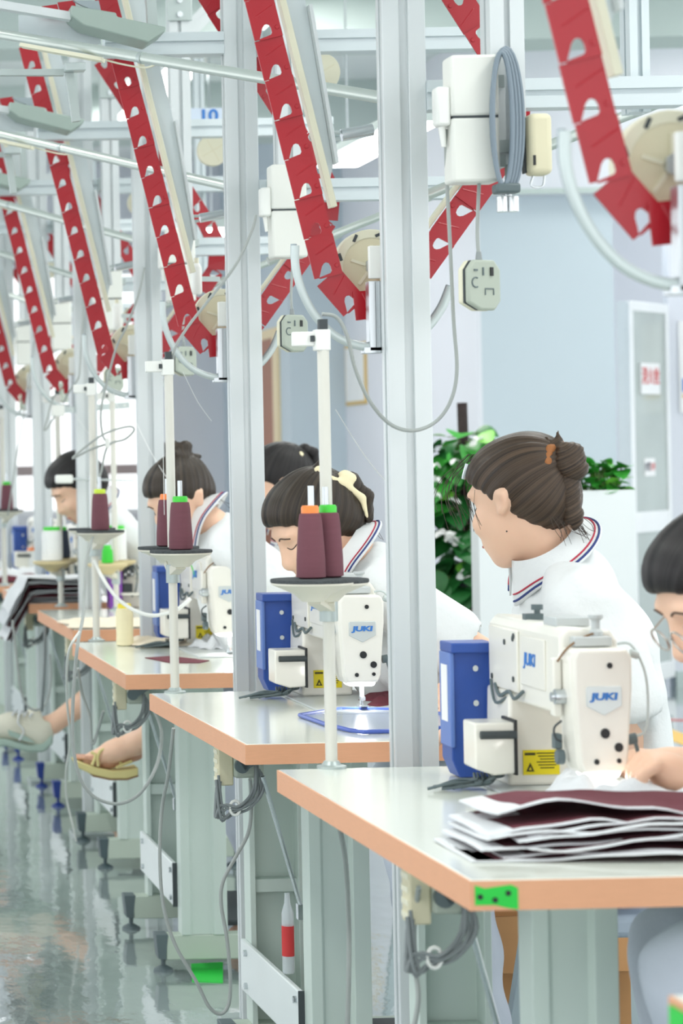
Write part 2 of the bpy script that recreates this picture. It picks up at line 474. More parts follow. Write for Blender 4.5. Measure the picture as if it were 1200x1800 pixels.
# number sign
t = thing('number_sign', 'pale blue hanging sign with the number 10', 'sign', at(352, 205, 8.0))
MB().box((0.03, 0, 0), (.2, .008, .054)).build('sign_board', 'sign_blue', t, bevel=.001)
for s in (-.05, .11): MB().cyl((s, 0, .03), (s, 0, CEIL - t.location.z), .0025, n=6).build('hanger_wire', 'steel', t)
text_mesh('sign_number', '10', .056, Matrix.Translation(at(366, 205, 8.0) + V(0, -.006, 0)) @ Matrix.Rotation(R(90), 4, 'X'), 'ink_blue', t, bold=.0015, sx=1.15)

# framed notice on the side of the block
t = thing('framed_notice', 'narrow gold framed white notice on the pale wall behind the nearest thread stand', 'picture', (3.425, 14.5, 1.78))
MB().box((0, 0, 0), (.012, .5, .36)).build('frame', 'notice_frame', t, bevel=.002)
MB().box((-.007, 0, 0), (.004, .45, .32)).build('sheet', 'sign_white', t)

# glazed hydrant cabinet, turned towards the aisle
A, B_ = V(4.50, 13.0, 0), V(4.86, 13.42, 0)
ux = (B_ - A).normalized(); Wd = (B_ - A).length; nrm = V(ux.y, -ux.x, 0)
rz = math.atan2(ux.y, ux.x)
t = thing('hydrant_cabinet', 'tall white framed hydrant cabinet with grey glass doors and red lettered sign', 'cabinet', A, rotz=rz)
H = 2.09
MB().span((0, 0.0, .06), (Wd, .05, H)).build('body', 'frame_white', t)
f = MB()
for a, b in (((0, .06), (.05, H)), ((Wd - .045, .06), (Wd, H)), ((.05, H - .05), (Wd - .045, H)), ((.05, .86), (Wd - .045, .97)), ((.05, .06), (Wd - .045, .15))):
    f.span((a[0], -.022, a[1]), (b[0], 0, b[1]))
f.build('door_frame', 'frame_white', t, bevel=.003)
MB().span((.05, -.012, .97), (Wd - .045, -.004, H - .05)).build('glass_panel', 'glass_grey', t)
MB().span((.05, -.012, .15), (Wd - .045, -.004, .86)).build('glass_panel', 'glass_grey', t)
MB().span((.10, -.0, 0), (.16, .05, .06)).build('foot', 'zinc', t); MB().span((Wd - .16, 0, 0), (Wd - .10, .05, .06)).build('foot', 'zinc', t)
def local_text(nm, body, size, x, z, y, m, par, sx=1.0, bold=.0):
    o = text_mesh(nm, body, size, Matrix.Translation((x, y, z)) @ Matrix.Rotation(R(90), 4, 'X'), m, None, sx=sx, bold=bold); o.parent = par; return o
sg = MB().span((.14, -.026, 1.60), (.40, -.013, 1.765)).build('hydrant_sign', 'sign_white', t)
local_text('sign_lettering', '消火栓', .098, .27, 1.690, -.027, 'ink_red', sg, sx=.86, bold=.0012)
sg = MB().span((.19, -.016, 1.16), (.335, -.0125, 1.255)).build('phone_sticker', 'sign_white', t)
local_text('sticker_lettering', '火警', .05, .228, 1.208, -.0172, 'ink_dark_blue', sg, sx=.8, bold=.0006)
local_text('sticker_number', '119', .055, .297, 1.208, -.0172, 'ink_red', sg, sx=.75, bold=.0008)
t = thing('wall_poster', 'blue and yellow edged notice at the right edge beside the hydrant cabinet', 'picture', (5.03, 13.415, 1.75))
MB().box((0, -.004, 0), (.2, .008, .5)).build('sheet', 'sign_white', t)
MB().box((0.0, -.010, -.1), (.17, .004, .07)).build('blue_block', 'ink_blue', t)
MB().box((0.0, -.010, -.16), (.17, .004, .02)).build('yellow_block', 'notice_frame', t)

# ------------------------------------------------------------------ planters
def leaf_mesh(name, L, Wl, m, fold=.25, droop=.3):
    mb = MB(); n = 7; vs = []
    prof = [0, .62, .95, 1.0, .86, .55, .02]
    for i in range(n):
        u = i / (n - 1); wv = Wl * prof[i]; z = -droop * L * u * u
        vs += [(-wv, u * L, z + fold * wv), (0, u * L, z), (wv, u * L, z + fold * wv)]
    fs = []
    for i in range(n - 1):
        fs += [(3 * i, 3 * i + 1, 3 * i + 4, 3 * i + 3), (3 * i + 1, 3 * i + 2, 3 * i + 5, 3 * i + 4)]
    me = bpy.data.meshes.new(name); me.from_pydata(vs, [], fs); me.materials.append(MATS[m])
    me.polygons.foreach_set('use_smooth', [True] * len(fs))
    return me
LEAVES = [leaf_mesh('leaf', .11, .05, 'leaf'), leaf_mesh('leaf', .12, .056, 'leaf_dark', .3, .45), leaf_mesh('leaf', .085, .04, 'leaf_lime', .2, .2)]
def put_leaf(par, loc, yaw, pitch, sc=1.0, kind=None, roll=0):
    o = bpy.data.objects.new('leaf', random.choice(LEAVES) if kind is None else LEAVES[kind]); COL.objects.link(o); o.parent = par
    o.location = loc; o.rotation_euler = (pitch, roll, yaw); o.scale = (sc, sc, sc); return o

# white planter partition with low green plants
DP = 8.0
a = at(840, 866, DP); b = at(1116, 866, DP)
t = thing('planter_box', 'long white planter box behind the woman with the brown hair bun', 'planter', (a.x, DP, 0))
WP = b.x - a.x; HP = a.z
pw = MB(); pw.span((0, 0, 0), (WP, .02, HP)); pw.span((0, .07, 0), (WP, .09, HP)); pw.span((0, .02, 0), (.02, .07, HP)); pw.span((WP - .02, .02, 0), (WP, .07, HP))
pw.build('box_panel', 'planter_white', t)
MB().span((.02, .02, HP - .1), (WP - .02, .07, HP - .02)).build('soil', 'soil', t)
for k, (u0, u1, lab) in enumerate(((.02, .16, 'low green leafy plant in the white planter, hidden behind the bun woman'), (.17, .33, 'low green leafy plant in the middle of the white planter'), (.34, WP - .02, 'low green leafy plant at the right end of the white planter'))):
    p = thing('leafy_plant', lab, 'plant', (a.x + (u0 + u1) / 2, DP + .045, HP - .02), 'plants in the white planter')
    st = MB()
    for i in range(75):
        x = random.uniform(u0, u1) - (u0 + u1) / 2; y = random.uniform(-.02, .02); h = random.uniform(.0, .095) + (.03 if i < 2 else 0)
        st.cyl((x * .6, y * .6, -.03), (x, y, h), .003, .002, 5)
        put_leaf(p, (x, y, h), random.uniform(0, 6.28), random.uniform(-.2, .9), random.uniform(.38, .62), random.choice((0, 0, 2)), random.uniform(-.4, .4))
    st.build('stems', 'stem', p)

# tall wicker pot with climbing plant on a moss stake
DQ = 9.0
pc = at(829, 1024, DQ)
t = thing('tall_pot', 'tall dark wicker plant pot left of the white planter', 'pot', (pc.x, DQ, 0))
MB().lathe([(.062, 0), (.064, .02), (.088, pc.z - .02), (.092, pc.z), (.082, pc.z), (.078, pc.z - .05)], n=28).build('pot_body', 'wicker', t)
MB().lathe([(.083, pc.z - .012), (.094, pc.z - .012), (.094, pc.z + .006), (.083, pc.z + .006)], n=28).build('rim', 'dark_grey', t)
p = thing('climbing_plant', 'tall green climbing plant on a dark stake with small white flowers', 'plant', (pc.x, DQ, pc.z - .04))
st = at(812, 708, DQ); sb = at(822, 980, DQ)
off = p.location
MB().cyl(sb - off + V(0, 0, -.12), st - off, .019, n=12).build('moss_stake', 'stake', p)
stm = MB()
def cone_r(z): return .115 + .03 * math.sin(z * 9)
ztop = at(812, 752, DQ).z - off.z
for i in range(190):
    z = random.uniform(.02, ztop - .02); ang = random.uniform(0, 6.28); rr = random.uniform(.3, 1.0) * (.11 if z > .15 else .075)
    cx = (sb - off).x + ((st - off).x - (sb - off).x) * z / ztop
    x, y = cx + rr * math.cos(ang), rr * math.sin(ang)
    put_leaf(p, (x, y, z), ang - 1.57 + random.uniform(-.6, .6), random.uniform(-.8, .35), random.uniform(.7, 1.1), 2 if random.random() < .14 else (1 if z < .28 or random.random() < .3 else 0), random.uniform(-.5, .5))
    stm.cyl((cx, 0, z), (x, y, z), .003, .002, 5)
for q in ((770, 1012), (776, 1030)):
    e = at(*q, DQ - .05) - off; stm.tube([(0, 0, .05), ((e.x) * .6, -.03, .06), tuple(e + V(0, 0, .02))], .0025, 5, sm=4)
    put_leaf(p, tuple(e + V(0, 0, .02)), 2.6, -1.0, .8, 1)
stm.build('stems', 'stem', p)
fl_me = leaf_mesh('flower', .03, .012, 'flower', .2, .1)
for q in ((838, 776), (800, 806), (765, 815), (766, 840), (797, 878), (772, 934), (782, 938), (790, 944), (800, 950), (806, 958), (795, 946), (808, 1010), (815, 1018), (766, 866)):
    for k in range(3):
        e = at(*q, DQ - .13) - off
        o = bpy.data.objects.new('flower', fl_me); COL.objects.link(o); o.parent = p; o.location = e; o.rotation_euler = (random.uniform(-1, 1), random.uniform(-1, 1), k * 2.1)
# ------------------------------------------------------------------ hanging conveyor: one unit per work place, 1.45 m apart
PX = 1.07
POSTS = [2.75, 4.20, 5.65, 7.10, 8.55, 10.0, 11.45]
def S(px, py, D, base=4.20):
    """pixel of the unit whose post stands at 'base', as a point local to that post"""
    return at(px, py, D) - V(PX, base, 0)

def profile_post(mb, x, y, w_, d_, z0, z1, g=.014, gd=.012):
    """aluminium extrusion with a groove down each broad face"""
    hw, hd, hg = w_ / 2, d_ / 2, g / 2
    poly = [(-hw, -hd), (-hg, -hd), (-hg, -hd + gd), (hg, -hd + gd), (hg, -hd), (hw, -hd), (hw, -hg), (hw - gd, -hg), (hw - gd, hg), (hw, hg),
            (hw, hd), (hg, hd), (hg, hd - gd), (-hg, hd - gd), (-hg, hd), (-hw, hd), (-hw, hg), (-hw + gd, hg), (-hw + gd, -hg), (-hw, -hg)]
    n = len(poly)
    vs = [(x + a, y + b, z0) for a, b in poly] + [(x + a, y + b, z1) for a, b in poly]
    mb.add(vs, [tuple(range(n))[::-1], tuple(range(n, 2 * n))] + [(i, (i + 1) % n, (i + 1) % n + n, i + n) for i in range(n)])
def profile_beam(mb, x0, x1, y, z, w_, h_, g=.010, gd=.008):
    hw, hh, hg = w_ / 2, h_ / 2, g / 2
    poly = [(-hw, -hh), (hw, -hh), (hw, -hg), (hw - gd, -hg), (hw - gd, hg), (hw, hg), (hw, hh), (-hw, hh), (-hw, hg), (-hw + gd, hg), (-hw + gd, -hg), (-hw, -hg)]
    n = len(poly)
    vs = [(x0, y + a, z + b) for a, b in poly] + [(x1, y + a, z + b) for a, b in poly]
    mb.add(vs, [tuple(range(n))[::-1], tuple(range(n, 2 * n))] + [(i, (i + 1) % n, (i + 1) % n + n, i + n) for i in range(n)])

def make_frame():
    t = thing('aluminium_gantry', '', 'gantry', (PX, 4.2, 0), 'aluminium conveyor frames standing between the work tables')
    m = MB(); profile_post(m, .009, 0, .074, .042, 0, 2.85, .015, .009); m.build('post', 'alu', t, smooth=False, bevel=.0012, seg=1)
    m = MB(); m.box((0, 0, .006), (.14, .14, .012)); m.build('base_plate', 'zinc', t, bevel=.001)
    m = MB(); profile_beam(m, .77 - PX, -.028, 0, 2.254, .05, .05); m.build('upper_beam', 'alu_white', t, smooth=False)
    m = MB(); profile_beam(m, .046, .55, 0, 2.254, .05, .05); m.build('upper_beam', 'alu_white', t, smooth=False)
    m = MB(); profile_beam(m, .046, .48, -.01, 1.912, .045, .05); m.build('lower_beam', 'alu_white', t, smooth=False)
    m = MB(); profile_post(m, .135, -.16, .056, .056, 1.775, 2.62, .010, .009); m.build('hanging_post', 'alu', t, smooth=False)
    m = MB(); profile_post(m, .43, .06, .034, .05, 1.886, 2.7, .008, .007); m.build('hanging_post', 'alu_white', t, smooth=False)
    br = MB(); br.box((.135, -.193, 2.57), (.07, .008, .075)); bo = br.build('bracket_plate', 'zinc', t, bevel=.002)
    b2 = MB()
    for dz in (-.02, .02): b2.cyl((.135, -.197, 2.57 + dz), (.135, -.204, 2.57 + dz), .009, n=6)
    b2.build('bolt', 'steel', bo)
    a, b = S(322, 72, 7.1, 7.1), S(440, -45, 7.1, 7.1)
    m = MB(); m.bar(a, b, .028, .03); m.bar(a + V(.0, -.002, .032), b + V(0, -.002, .032), .018, .03); m.build('diagonal_brace', 'alu', t)
    m = MB(); m.box((.135, -.09, 2.254), (.05, .13, .045)); m.build('post_clamp', 'zinc', t, bevel=.003)
    m = MB(); m.box((.135, -.09, 1.912), (.05, .13, .045)); m.build('post_clamp', 'zinc', t, bevel=.003)
    # wire guard under lower beam at the right
    m = MB(); m.tube([S(750, 343, 4.48), S(975, 252, 4.48), S(1135, 190, 4.48), S(1240, 148, 4.48)], .0105, 10); m.build('return_pipe', 'pipe', t)
    return t

PITCH, PW = .0713, .0556
def plate_mesh(m='red_plastic'):
    k = 1 / 1009.0
    outer = [(0, 0), (56, 0), (56, 72.6), (12, 72.6), (9, 70.6), (0, 70.6)]
    hole = [(10, 69.6), (15, 61), (20, 52), (25, 47.5), (30, 46.5), (35, 49), (37, 55), (37, 63), (34, 66.5)]
    bm = bmesh.new(); th = .0035
    def loop(pts):
        vs = [bm.verts.new(((a - 28) * k * .9, 0, b * k)) for a, b in pts]
        return vs, [bm.edges.new((vs[i], vs[(i + 1) % len(vs)])) for i in range(len(vs))]
    v1, e1 = loop(outer); v2, e2 = loop(hole)
    bmesh.ops.triangle_fill(bm, edges=e1 + e2, use_beauty=True)
    g = bmesh.ops.extrude_face_region(bm, geom=bm.faces[:])
    bmesh.ops.translate(bm, vec=(0, th, 0), verts=[x for x in g['geom'] if isinstance(x, bmesh.types.BMVert)])
    # raised rib and rivet on the side towards the reader
    def ridge(a, b, wv, h):
        a, b = Vector((a[0] - 28, 0, a[1])) * k, Vector((b[0] - 28, 0, b[1])) * k
        d = (b - a).normalized(); nn = Vector((d.z, 0, -d.x)) * wv * k
        vs = [bm.verts.new(p) for p in (a + nn, b + nn, b - nn, a - nn)] + [bm.verts.new(p + Vector((0, -h, 0))) for p in ((a + b) / 2 + (a - b) * .45, (a + b) / 2 + (b - a) * .45)]
        for f in ((0, 1, 5, 4), (2, 3, 4, 5), (1, 2, 5), (3, 0, 4)): bm.faces.new([vs[i] for i in f])
    ridge((14, 30), (50, 16), 1.6, .0005)
    c = Vector((46.5 - 28, 0, 56)) * k
    top = [bm.verts.new(c + Vector((math.cos(i) * 3.6 * k, -.0016, math.sin(i) * 3.6 * k))) for i in [j * math.pi / 4 for j in range(8)]]
    bot = [bm.verts.new(c + Vector((math.cos(i) * 4.2 * k, 0, math.sin(i) * 4.2 * k))) for i in [j * math.pi / 4 for j in range(8)]]
    bm.faces.new(top)
    for i in range(8): bm.faces.new((bot[i], bot[(i + 1) % 8], top[(i + 1) % 8], top[i]))
    bmesh.ops.recalc_face_normals(bm, faces=bm.faces)
    me = bpy.data.meshes.new('chain_plate'); bm.to_mesh(me); bm.free(); me.materials.append(MATS[m]); return me
PLATE = plate_mesh()

def loop_path():
    P = lambda x, y: S(x, y, 4.28)
    c = (650, 470); r = 74
    pts = [(456 - .2616 * 420, -420), (456, 0)]
    pts2 = []
    aA = math.atan2(.253, -.967); aB = math.atan2(.588, .809)
    k = 9
    for i in range(k + 1):                # screen angles, y down: from the left tangent round the bottom to the right tangent
        t = (math.pi - math.asin(.253)) + (math.asin(.588) - (math.pi - math.asin(.253))) * i / k
        pts2.append((c[0] + r * math.cos(t), c[1] + r * math.sin(t)))
    pts += pts2
    pts += [(893, 258), (912, 224), (914, 186), (896, 140), (871, 98), (808, 0), (808 - .643 * 420, -420)]
    return [P(*p) for p in pts]

def make_loop():
    t = thing('chain_conveyor', '', 'conveyor', (PX, 4.2, 0), 'red slotted conveyor loops hanging over the work tables')
    path = loop_path()
    seg = [(path[i + 1] - path[i]).length for i in range(len(path) - 1)]; L = sum(seg)
    def pos(s):
        for i, l in enumerate(seg):
            if s <= l or i == len(seg) - 1: return path[i].lerp(path[i + 1], min(1, s / l))
            s -= l
    n = int(L / PITCH)
    for i in range(n):
        a, b = pos(i * PITCH), pos(i * PITCH + PITCH)
        d = (b - a).normalized()            # travel direction
        inner = V(-d.z, 0, d.x)             # left of travel seen from the camera side = wheel side
        o = bpy.data.objects.new('chain_plate', PLATE); COL.objects.link(o); o.parent = t
        # local x: outer -> inner, local z: travel
        M = Matrix.Identity(4)
        for r_ in range(3):
            M[r_][0] = inner[r_]; M[r_][1] = (0, 1, 0)[r_]; M[r_][2] = d[r_]
        M.translation = a + V(0, (i % 2) * .0035, 0)
        o.matrix_local = M
    P = lambda x, y, D=4.3: S(x, y, D)
    # pale guide strip along the wheel side of the falling run and of the rising run
    g = MB(); g.bar(P(500 - .2616 * 420, -420), P(585, 365), .012, .022); g.build('guide_strip', 'cream_plastic', t, bevel=.001)
    g = MB(); g.bar(P(738, 415), P(850, 262), .008, .022); g.build('guide_strip', 'cream_plastic', t, bevel=.001)
    wing = [P(500 - 108, -420), P(540 - 100, -420), P(543, 0), P(591, 288), P(583, 327), P(574, 322), P(500, 0)]
    g = MB(); g.prism([(p.x, p.z) for p in wing], .125, .131); g.build('side_plate', 'alu_white', t, smooth=False)
    g = MB(); g.bar(P(543, 10, 4.32), P(590, 288, 4.32), .006, .03); g.build('side_flange', 'alu', t)
    # wheel
    c = P(650, 470, 4.33); rot = Matrix.Rotation(R(90), 3, 'X')
    g = MB(); g.lathe([(.012, -.012), (.036, -.010), (.040, -.016), (.048, -.016), (.050, -.010), (.050, .012), (.012, .012)], c, rot, 36)
    wh = g.build('pulley_wheel', 'cream_dark', t)
    g = MB(); g.cyl(c + V(0, -.03, 0), c + V(0, .02, 0), .010, n=12); g.cyl(c + V(0, -.034, 0), c + V(0, -.028, 0), .016, n=6); g.build('hub', 'steel', wh)
    g = MB()
    for q in range(5):
        an = q * 2 * math.pi / 5 + .3; e = c + V(math.cos(an) * .038, -.012, math.sin(an) * .038); g.bar(c + V(math.cos(an) * .012, -.012, math.sin(an) * .012), e, .005, .006)
    g.build('spokes', 'cream_plastic', wh)
    # guard arc over the wheel
    arc = []
    for q in range(15):
        an = R(200) - R(150) * q / 14; arc.append((math.cos(an), math.sin(an)))
    poly = [(c.x + a * .066, c.z + b * .066) for a, b in arc] + [(c.x + a * .050, c.z + b * .050) for a, b in reversed(arc)]
    g = MB(); g.prism(poly, c.y - .014, c.y + .014); wg = g.build('wheel_guard', 'cream_plastic', t, bevel=.002)
    for q in (3, 7, 11):
        g = MB(); g.bar(V(c.x + arc[q][0] * .054, c.y - .0145, c.z + arc[q][1] * .054), V(c.x + arc[q + 1][0] * .062, c.y - .0145, c.z + arc[q + 1][1] * .062), .005, .002); g.build('guard_slot', 'dark_grey', wg)
    g = MB(); g.span(P(648, 432, 4.24), P(676, 490, 4.25)); g.build('wheel_bracket', 'white_plastic', t, bevel=.002)
    # bracket down to the curved catch rail
    g = MB(); g.span(P(648, 494, 4.225), P(657, 618, 4.25)); g.span(P(658, 494, 4.225), P(666, 618, 4.25)); g.span(P(640, 610, 4.225), P(668, 622, 4.25)); g.build('hanger_bracket', 'steel', t, bevel=.001)
    pts = [P(519, 432, 4.235), P(520, 470, 4.235), P(531, 512, 4.235), P(552, 552, 4.235), P(582, 585, 4.235), P(617, 604, 4.235), P(655, 611, 4.235),
           P(700, 606, 4.24), P(745, 582, 4.245), P(775, 545, 4.25), P(792, 505, 4.25)]
    g = MB(); g.tube(pts, .0072, 10, sm=5); cr = g.build('curved_rail', 'zinc_light', t)
    g = MB(); g.tube([p + V(0, .012, .004) for p in pts], .0055, 8, sm=5); g.build('rail_lip', 'alu_dark', cr)
    # small air cylinder with fork
    a, b = P(600, 238, 4.33), P(655, 228, 4.33)
    g = MB(); g.cyl(a, b, .011, n=14); ac = g.build('air_cylinder', 'steel', t)
    g = MB(); g.tube([P(598, 233, 4.33), P(556, 234, 4.33), P(545, 241, 4.33), P(556, 248, 4.33), P(598, 244, 4.33)], .0035, 8, sm=4); g.build('fork', 'zinc_light', ac)
    # feed pipe, a pipe sloping from the aisle side down to the loop
    g = MB(); g.cyl(at(-60, 50, 5.7) - V(PX, 4.2, 0), at(690, 175, 4.46) - V(PX, 4.2, 0), .0115, n=16); fp = g.build('feed_pipe', 'pipe', t)
    q0, q1 = at(-60, 50, 5.7) - V(PX, 4.2, 0), at(690, 175, 4.46) - V(PX, 4.2, 0)
    p = q0.lerp(q1, .47); dd = (q1 - q0).normalized(); g = MB(); g.cyl(p, p + dd * .012, .013, n=16); g.build('pipe_joint', 'zinc', fp)
    # upper idler wheel
    c = at(563, 128, 5.85) - V(PX, 5.65, 0)
    g = MB(); g.lathe([(.010, -.008), (.034, -.006), (.036, -.012), (.045, -.012), (.047, 0), (.045, .012), (.010, .012)], c, rot, 30); iw = g.build('idler_wheel', 'cream_plastic', t)
    g = MB()
    for q in range(4): an = q * 1.57 + .5; g.bar(c + V(0, -.009, 0), c + V(math.cos(an) * .036, -.009, math.sin(an) * .036), .004, .006)
    g.build('spokes', 'cream_dark', iw)
    # cover channel and rail at the aisle end
    Q = lambda x, y, D=5.5: at(x, y, D) - V(PX, 5.65, 0)
    poly = [(122, 15), (200, 28), (202, 35), (287, 53), (285, 62), (257, 80), (143, 50), (122, 33)]
    g = MB(); g.prism([(Q(*p).x, Q(*p).z) for p in poly], Q(0, 0).y - .04, Q(0, 0).y + .06); g.build('cover_channel', 'cover_grey', t, bevel=.003)
    g = MB(); g.bar(Q(-60, 0), Q(124, 30), .018, .03); g.build('slide_rail', 'alu', t)
    g = MB(); g.span(Q(33, 27, 5.57), Q(177, 78, 5.575)); g.build('back_plate', 'alu_white', t)
    g = MB(); g.bar(Q(262, -60, 5.6), Q(268, 52, 5.6), .022, .022); g.build('drop_bar', 'zinc', t)
    g = MB(); g.prism([(Q(*p).x, Q(*p).z) for p in ((130, 0), (175, 0), (180, 22), (160, 14), (145, 8))], Q(0, 0).y + .01, Q(0, 0).y + .02); g.build('deflector', 'alu_dark', t)
    for x0, y0, x1, y1 in ((78, 10, 105, 16), (106, 3, 136, 14)):
        g = MB(); g.prism([(Q(*p).x, Q(*p).z) for p in ((x0, y0 - 6), (x1, y0 - 10), (x1 + 6, y1 + 6), (x0 + 8, y1 + 6), (x0 + 2, y0 + 2))], Q(0, 0).y + .05, Q(0, 0).y + .056); g.build('chute_plate', 'red_plastic', t)
    # thin wire under the feed pipe
    g = MB(); g.tube([at(172, 102, 5.3) - V(PX, 4.2, 0), at(215, 113, 5.25) - V(PX, 4.2, 0), at(255, 119, 5.2) - V(PX, 4.2, 0), at(275, 113, 5.15) - V(PX, 4.2, 0)], .0022, 6, sm=5); g.build('wire', 'cream_plastic', t)
    # lower cross rail carrying the wire (aisle side)
    g = MB(); g.bar(at(38, 80, 5.35) - V(PX, 4.2, 0), at(182, 106, 5.25) - V(PX, 4.2, 0), .008, .02); g.build('slide_rail', 'cream_plastic', t)
    # rocker link below the idler
    g = MB(); g.bar(Q(0, 128, 5.5), Q(112, 128, 5.5), .014, .02); g.build('link_bar', 'zinc', t)
    g = MB(); g.span(Q(115, 110, 5.46), Q(148, 128, 5.5)); g.build('link_block', 'zinc_light', t, bevel=.002)
    g = MB(); g.bar(Q(122, 130, 5.5), Q(134, 214, 5.5), .018, .02); g.build('link_bar', 'zinc', t)
    return t

def make_box():
    t = thing('control_box', '', 'control box', S(828, 210, 4.02) + V(PX, 4.2, 0), 'white control boxes on the conveyor frames')
    W_, D_ = .078, .055
    m = MB(); m.span((-W_ / 2, -D_ / 2, .002), (W_ / 2, D_ / 2, .102)); m.build('upper_cover', 'offwhite_box', t, bevel=.005)
    m = MB(); m.span((-W_ / 2, -D_ / 2, -.105), (W_ / 2, D_ / 2, .000)); m.build('lower_cover', 'offwhite_box', t, bevel=.005)
    m = MB(); m.span((-W_ / 2 + .002, -D_ / 2 + .002, -.001), (W_ / 2 - .002, D_ / 2 - .002, .003)); m.build('seam', 'dark_grey', t)
    m = MB(); m.span((-.062, -.022, -.012), (-.038, .01, .052)); pl = m.build('plug', 'white_plastic', t, bevel=.005)
    m = MB(); m.cyl((-.050, -.006, -.012), (-.047, -.006, -.045), .006, .004, 10); pl2 = m.build('strain_relief', 'white_plastic', t)
    for z_ in (-.08, .05):
        m = MB(); m.span((.039, -.012, z_), (.052, .05, z_ + .02)); m.build('mounting_tab', 'zinc', t)
    return t

def make_remote():
    p = S(843, 502, 4.0) + V(PX, 4.2, 0)
    t = thing('hand_switch', '', 'switch', p, 'grey hand switches hanging from the control boxes', rotz=R(28))
    def octo(r0, cx=0, sx=1.0):
        return [(cx + sx * x * r0, z * r0) for x, z in ((-.55, 1), (.55, 1), (.86, .62), (.86, -.62), (.55, -1), (-.2, -1), (-.86, -.7), (-.86, .62))]
    m = MB(); m.prism(octo(.041), -.012, -.002); m.build('front_shell', 'remote_grey', t, bevel=.004, seg=3)
    m = MB(); m.prism(octo(.0405), -.002, .0015); m.build('seam', 'dark_grey', t)
    m = MB(); m.prism(octo(.041), .0015, .014); m.build('back_shell', 'cream_plastic', t, bevel=.004, seg=3)
    m = MB(); m.box((.014, -.013, .022), (.006, .003, .014)); m.build('button', 'black', t)
    m = MB(); m.tube([(math.cos(a) * .008 - .02, -.0125, math.sin(a) * .008 + .004) for a in [R(60 + 20 * i) for i in range(13)]], .0012, 6); m.box((-.004, -.0125, .022), (.003, .002, .013)); m.box((-.02, -.0125, .024), (.008, .002, .003)); m.build('raised_mark', 'cap_grey', t)
    m = MB(); m.tube([(0, .001, -.006), (.018, .001, -.006)], .0012, 6); m.tube([(0, -.0125, -.016), (0, -.0125, -.006), (.018, -.0125, -.006), (.018, -.0125, -.016)], .0012, 6); m.build('raised_mark', 'cap_grey', t)
    m = MB(); m.cyl((0, .001, .04), (0, .001, .055), .006, .004, 10); m.build('strain_relief', 'grey_rubber', t)
    top = S(842, 322, 4.02) + V(PX, 4.2, 0) - p
    m = MB(); m.tube([(0, .001, .05), (.001, .004, .09), tuple(Matrix.Rotation(R(-28), 3, 'Z') @ top)], .003, 8, sm=5); m.build('cord', 'grey_cable', t)
    return t

WHICH_POST = ['just beyond the right edge', 'thickest, between the first two tables', 'second, left of the two middle women',
              'third, beside the second thread stand', 'fourth, over the white thread cone', 'fifth from the camera, near the left edge', 'at the far left edge, thinnest of the row']
f0 = make_frame(); l0 = make_loop(); b0 = make_box(); r0 = make_remote()
for i, y in enumerate(POSTS):
    fr = f0 if i == 1 else copy_tree(f0); fr.location = (PX, y, 0)
    if i >= 2:
        for ch in fr.children:
            nm = ch.name.split('.')[0]
            if nm in ('bracket_plate', 'post_clamp') or (nm == 'hanging_post' and ch.data.vertices[0].co.x < .3): ch.location.x -= .05
    fr['label'] = ('silver aluminium post with cross beams, ' + WHICH_POST[i])
    lp = l0 if i == 1 else copy_tree(l0); lp.location = (PX, y, 0)
    lp['label'] = ('red slotted conveyor loop ' + ['at the right edge, largest and cut off by it', 'left of the nearest thick post, long and in sharp focus', 'bending down just left of the second post',
                   'fourth from the right, left of the third post', 'fifth from the right, over the white thread cone', 'small, near the left edge', 'at the far left edge, smallest of all'][i])
    if i == 0: continue
    bx = b0 if i == 1 else copy_tree(b0); bx.location = (bx.location.x, b0.location.y if i == 1 else y - .18, bx.location.z)
    bx['label'] = 'white two-part control box on ' + ['', 'the nearest post, with a coiled grey cable beside it', 'the second post, left of the long red arm', 'the third post, half hidden', 'the fourth post', 'the fifth post', 'the farthest post at the left edge'][i]
    rm = r0 if i == 1 else copy_tree(r0); rm.location = (r0.location.x, r0.location.y if i == 1 else y - .2, r0.location.z)
    rm['label'] = 'grey eight-sided hand switch hanging ' + ['', 'in front of the pale blue wall, largest one', 'behind the curved rail of the nearest long red arm', 'behind the second thread stand pole', 'at the fourth post', 'at the fifth post', 'at the farthest post'][i]

# cream handset, coil of cable and silver air fittings on the nearest unit
p = at(945, 255, 4.0)
t = thing('cream_handset', 'cream plastic handset holder right of the nearest control box', 'handset', p)
m = MB(); m.span((-.019, -.02, -.05), (.019, .02, .05)); m.build('shell', 'cream_dark', t, bevel=.010, seg=4)
m = MB(); m.span((-.021, .0, -.045), (-.0185, .018, .045)); m.build('back_gasket', 'dark_grey', t)
m = MB(); m.box((-.012, -.0205, -.027), (.004, .002, .016)); m.build('slot', 'black', t)
m = MB(); m.tube([(-.008, 0, -.05), (-.012, 0, -.066), (.006, 0, -.068), (.010, 0, -.05)], .0018, 6, sm=4); m.build('wire_hook', 'steel', t)
m = MB(); m.span((-.06, .006, -.01), (-.018, .014, .01)); m.build('mount', 'zinc', t)
p = at(882, 210, 3.975)
t = thing('cable_coil', 'coiled grey cable hanging at the right of the nearest control box', 'cable', p)
m = MB()
for k in range(4):
    rx, rzv = .016 + .003 * k, .108 + .003 * k
    m.tube([(rx * math.cos(a) + .004 * k, -.004 + .005 * k, rzv * math.sin(a)) for a in [2 * math.pi * q / 28 for q in range(28)]], .0042, 8, closed=True)
m.build('coil', 'slate_cable', t)
m = MB(); m.box((.006, .004, -.112), (.04, .03, .016)); m.build('cable_tie', 'cap_grey', t, bevel=.004)
p = at(892, 345, 4.03)
t = thing('air_fitting', 'shiny silver air fittings below the nearest control box', 'fitting', p)
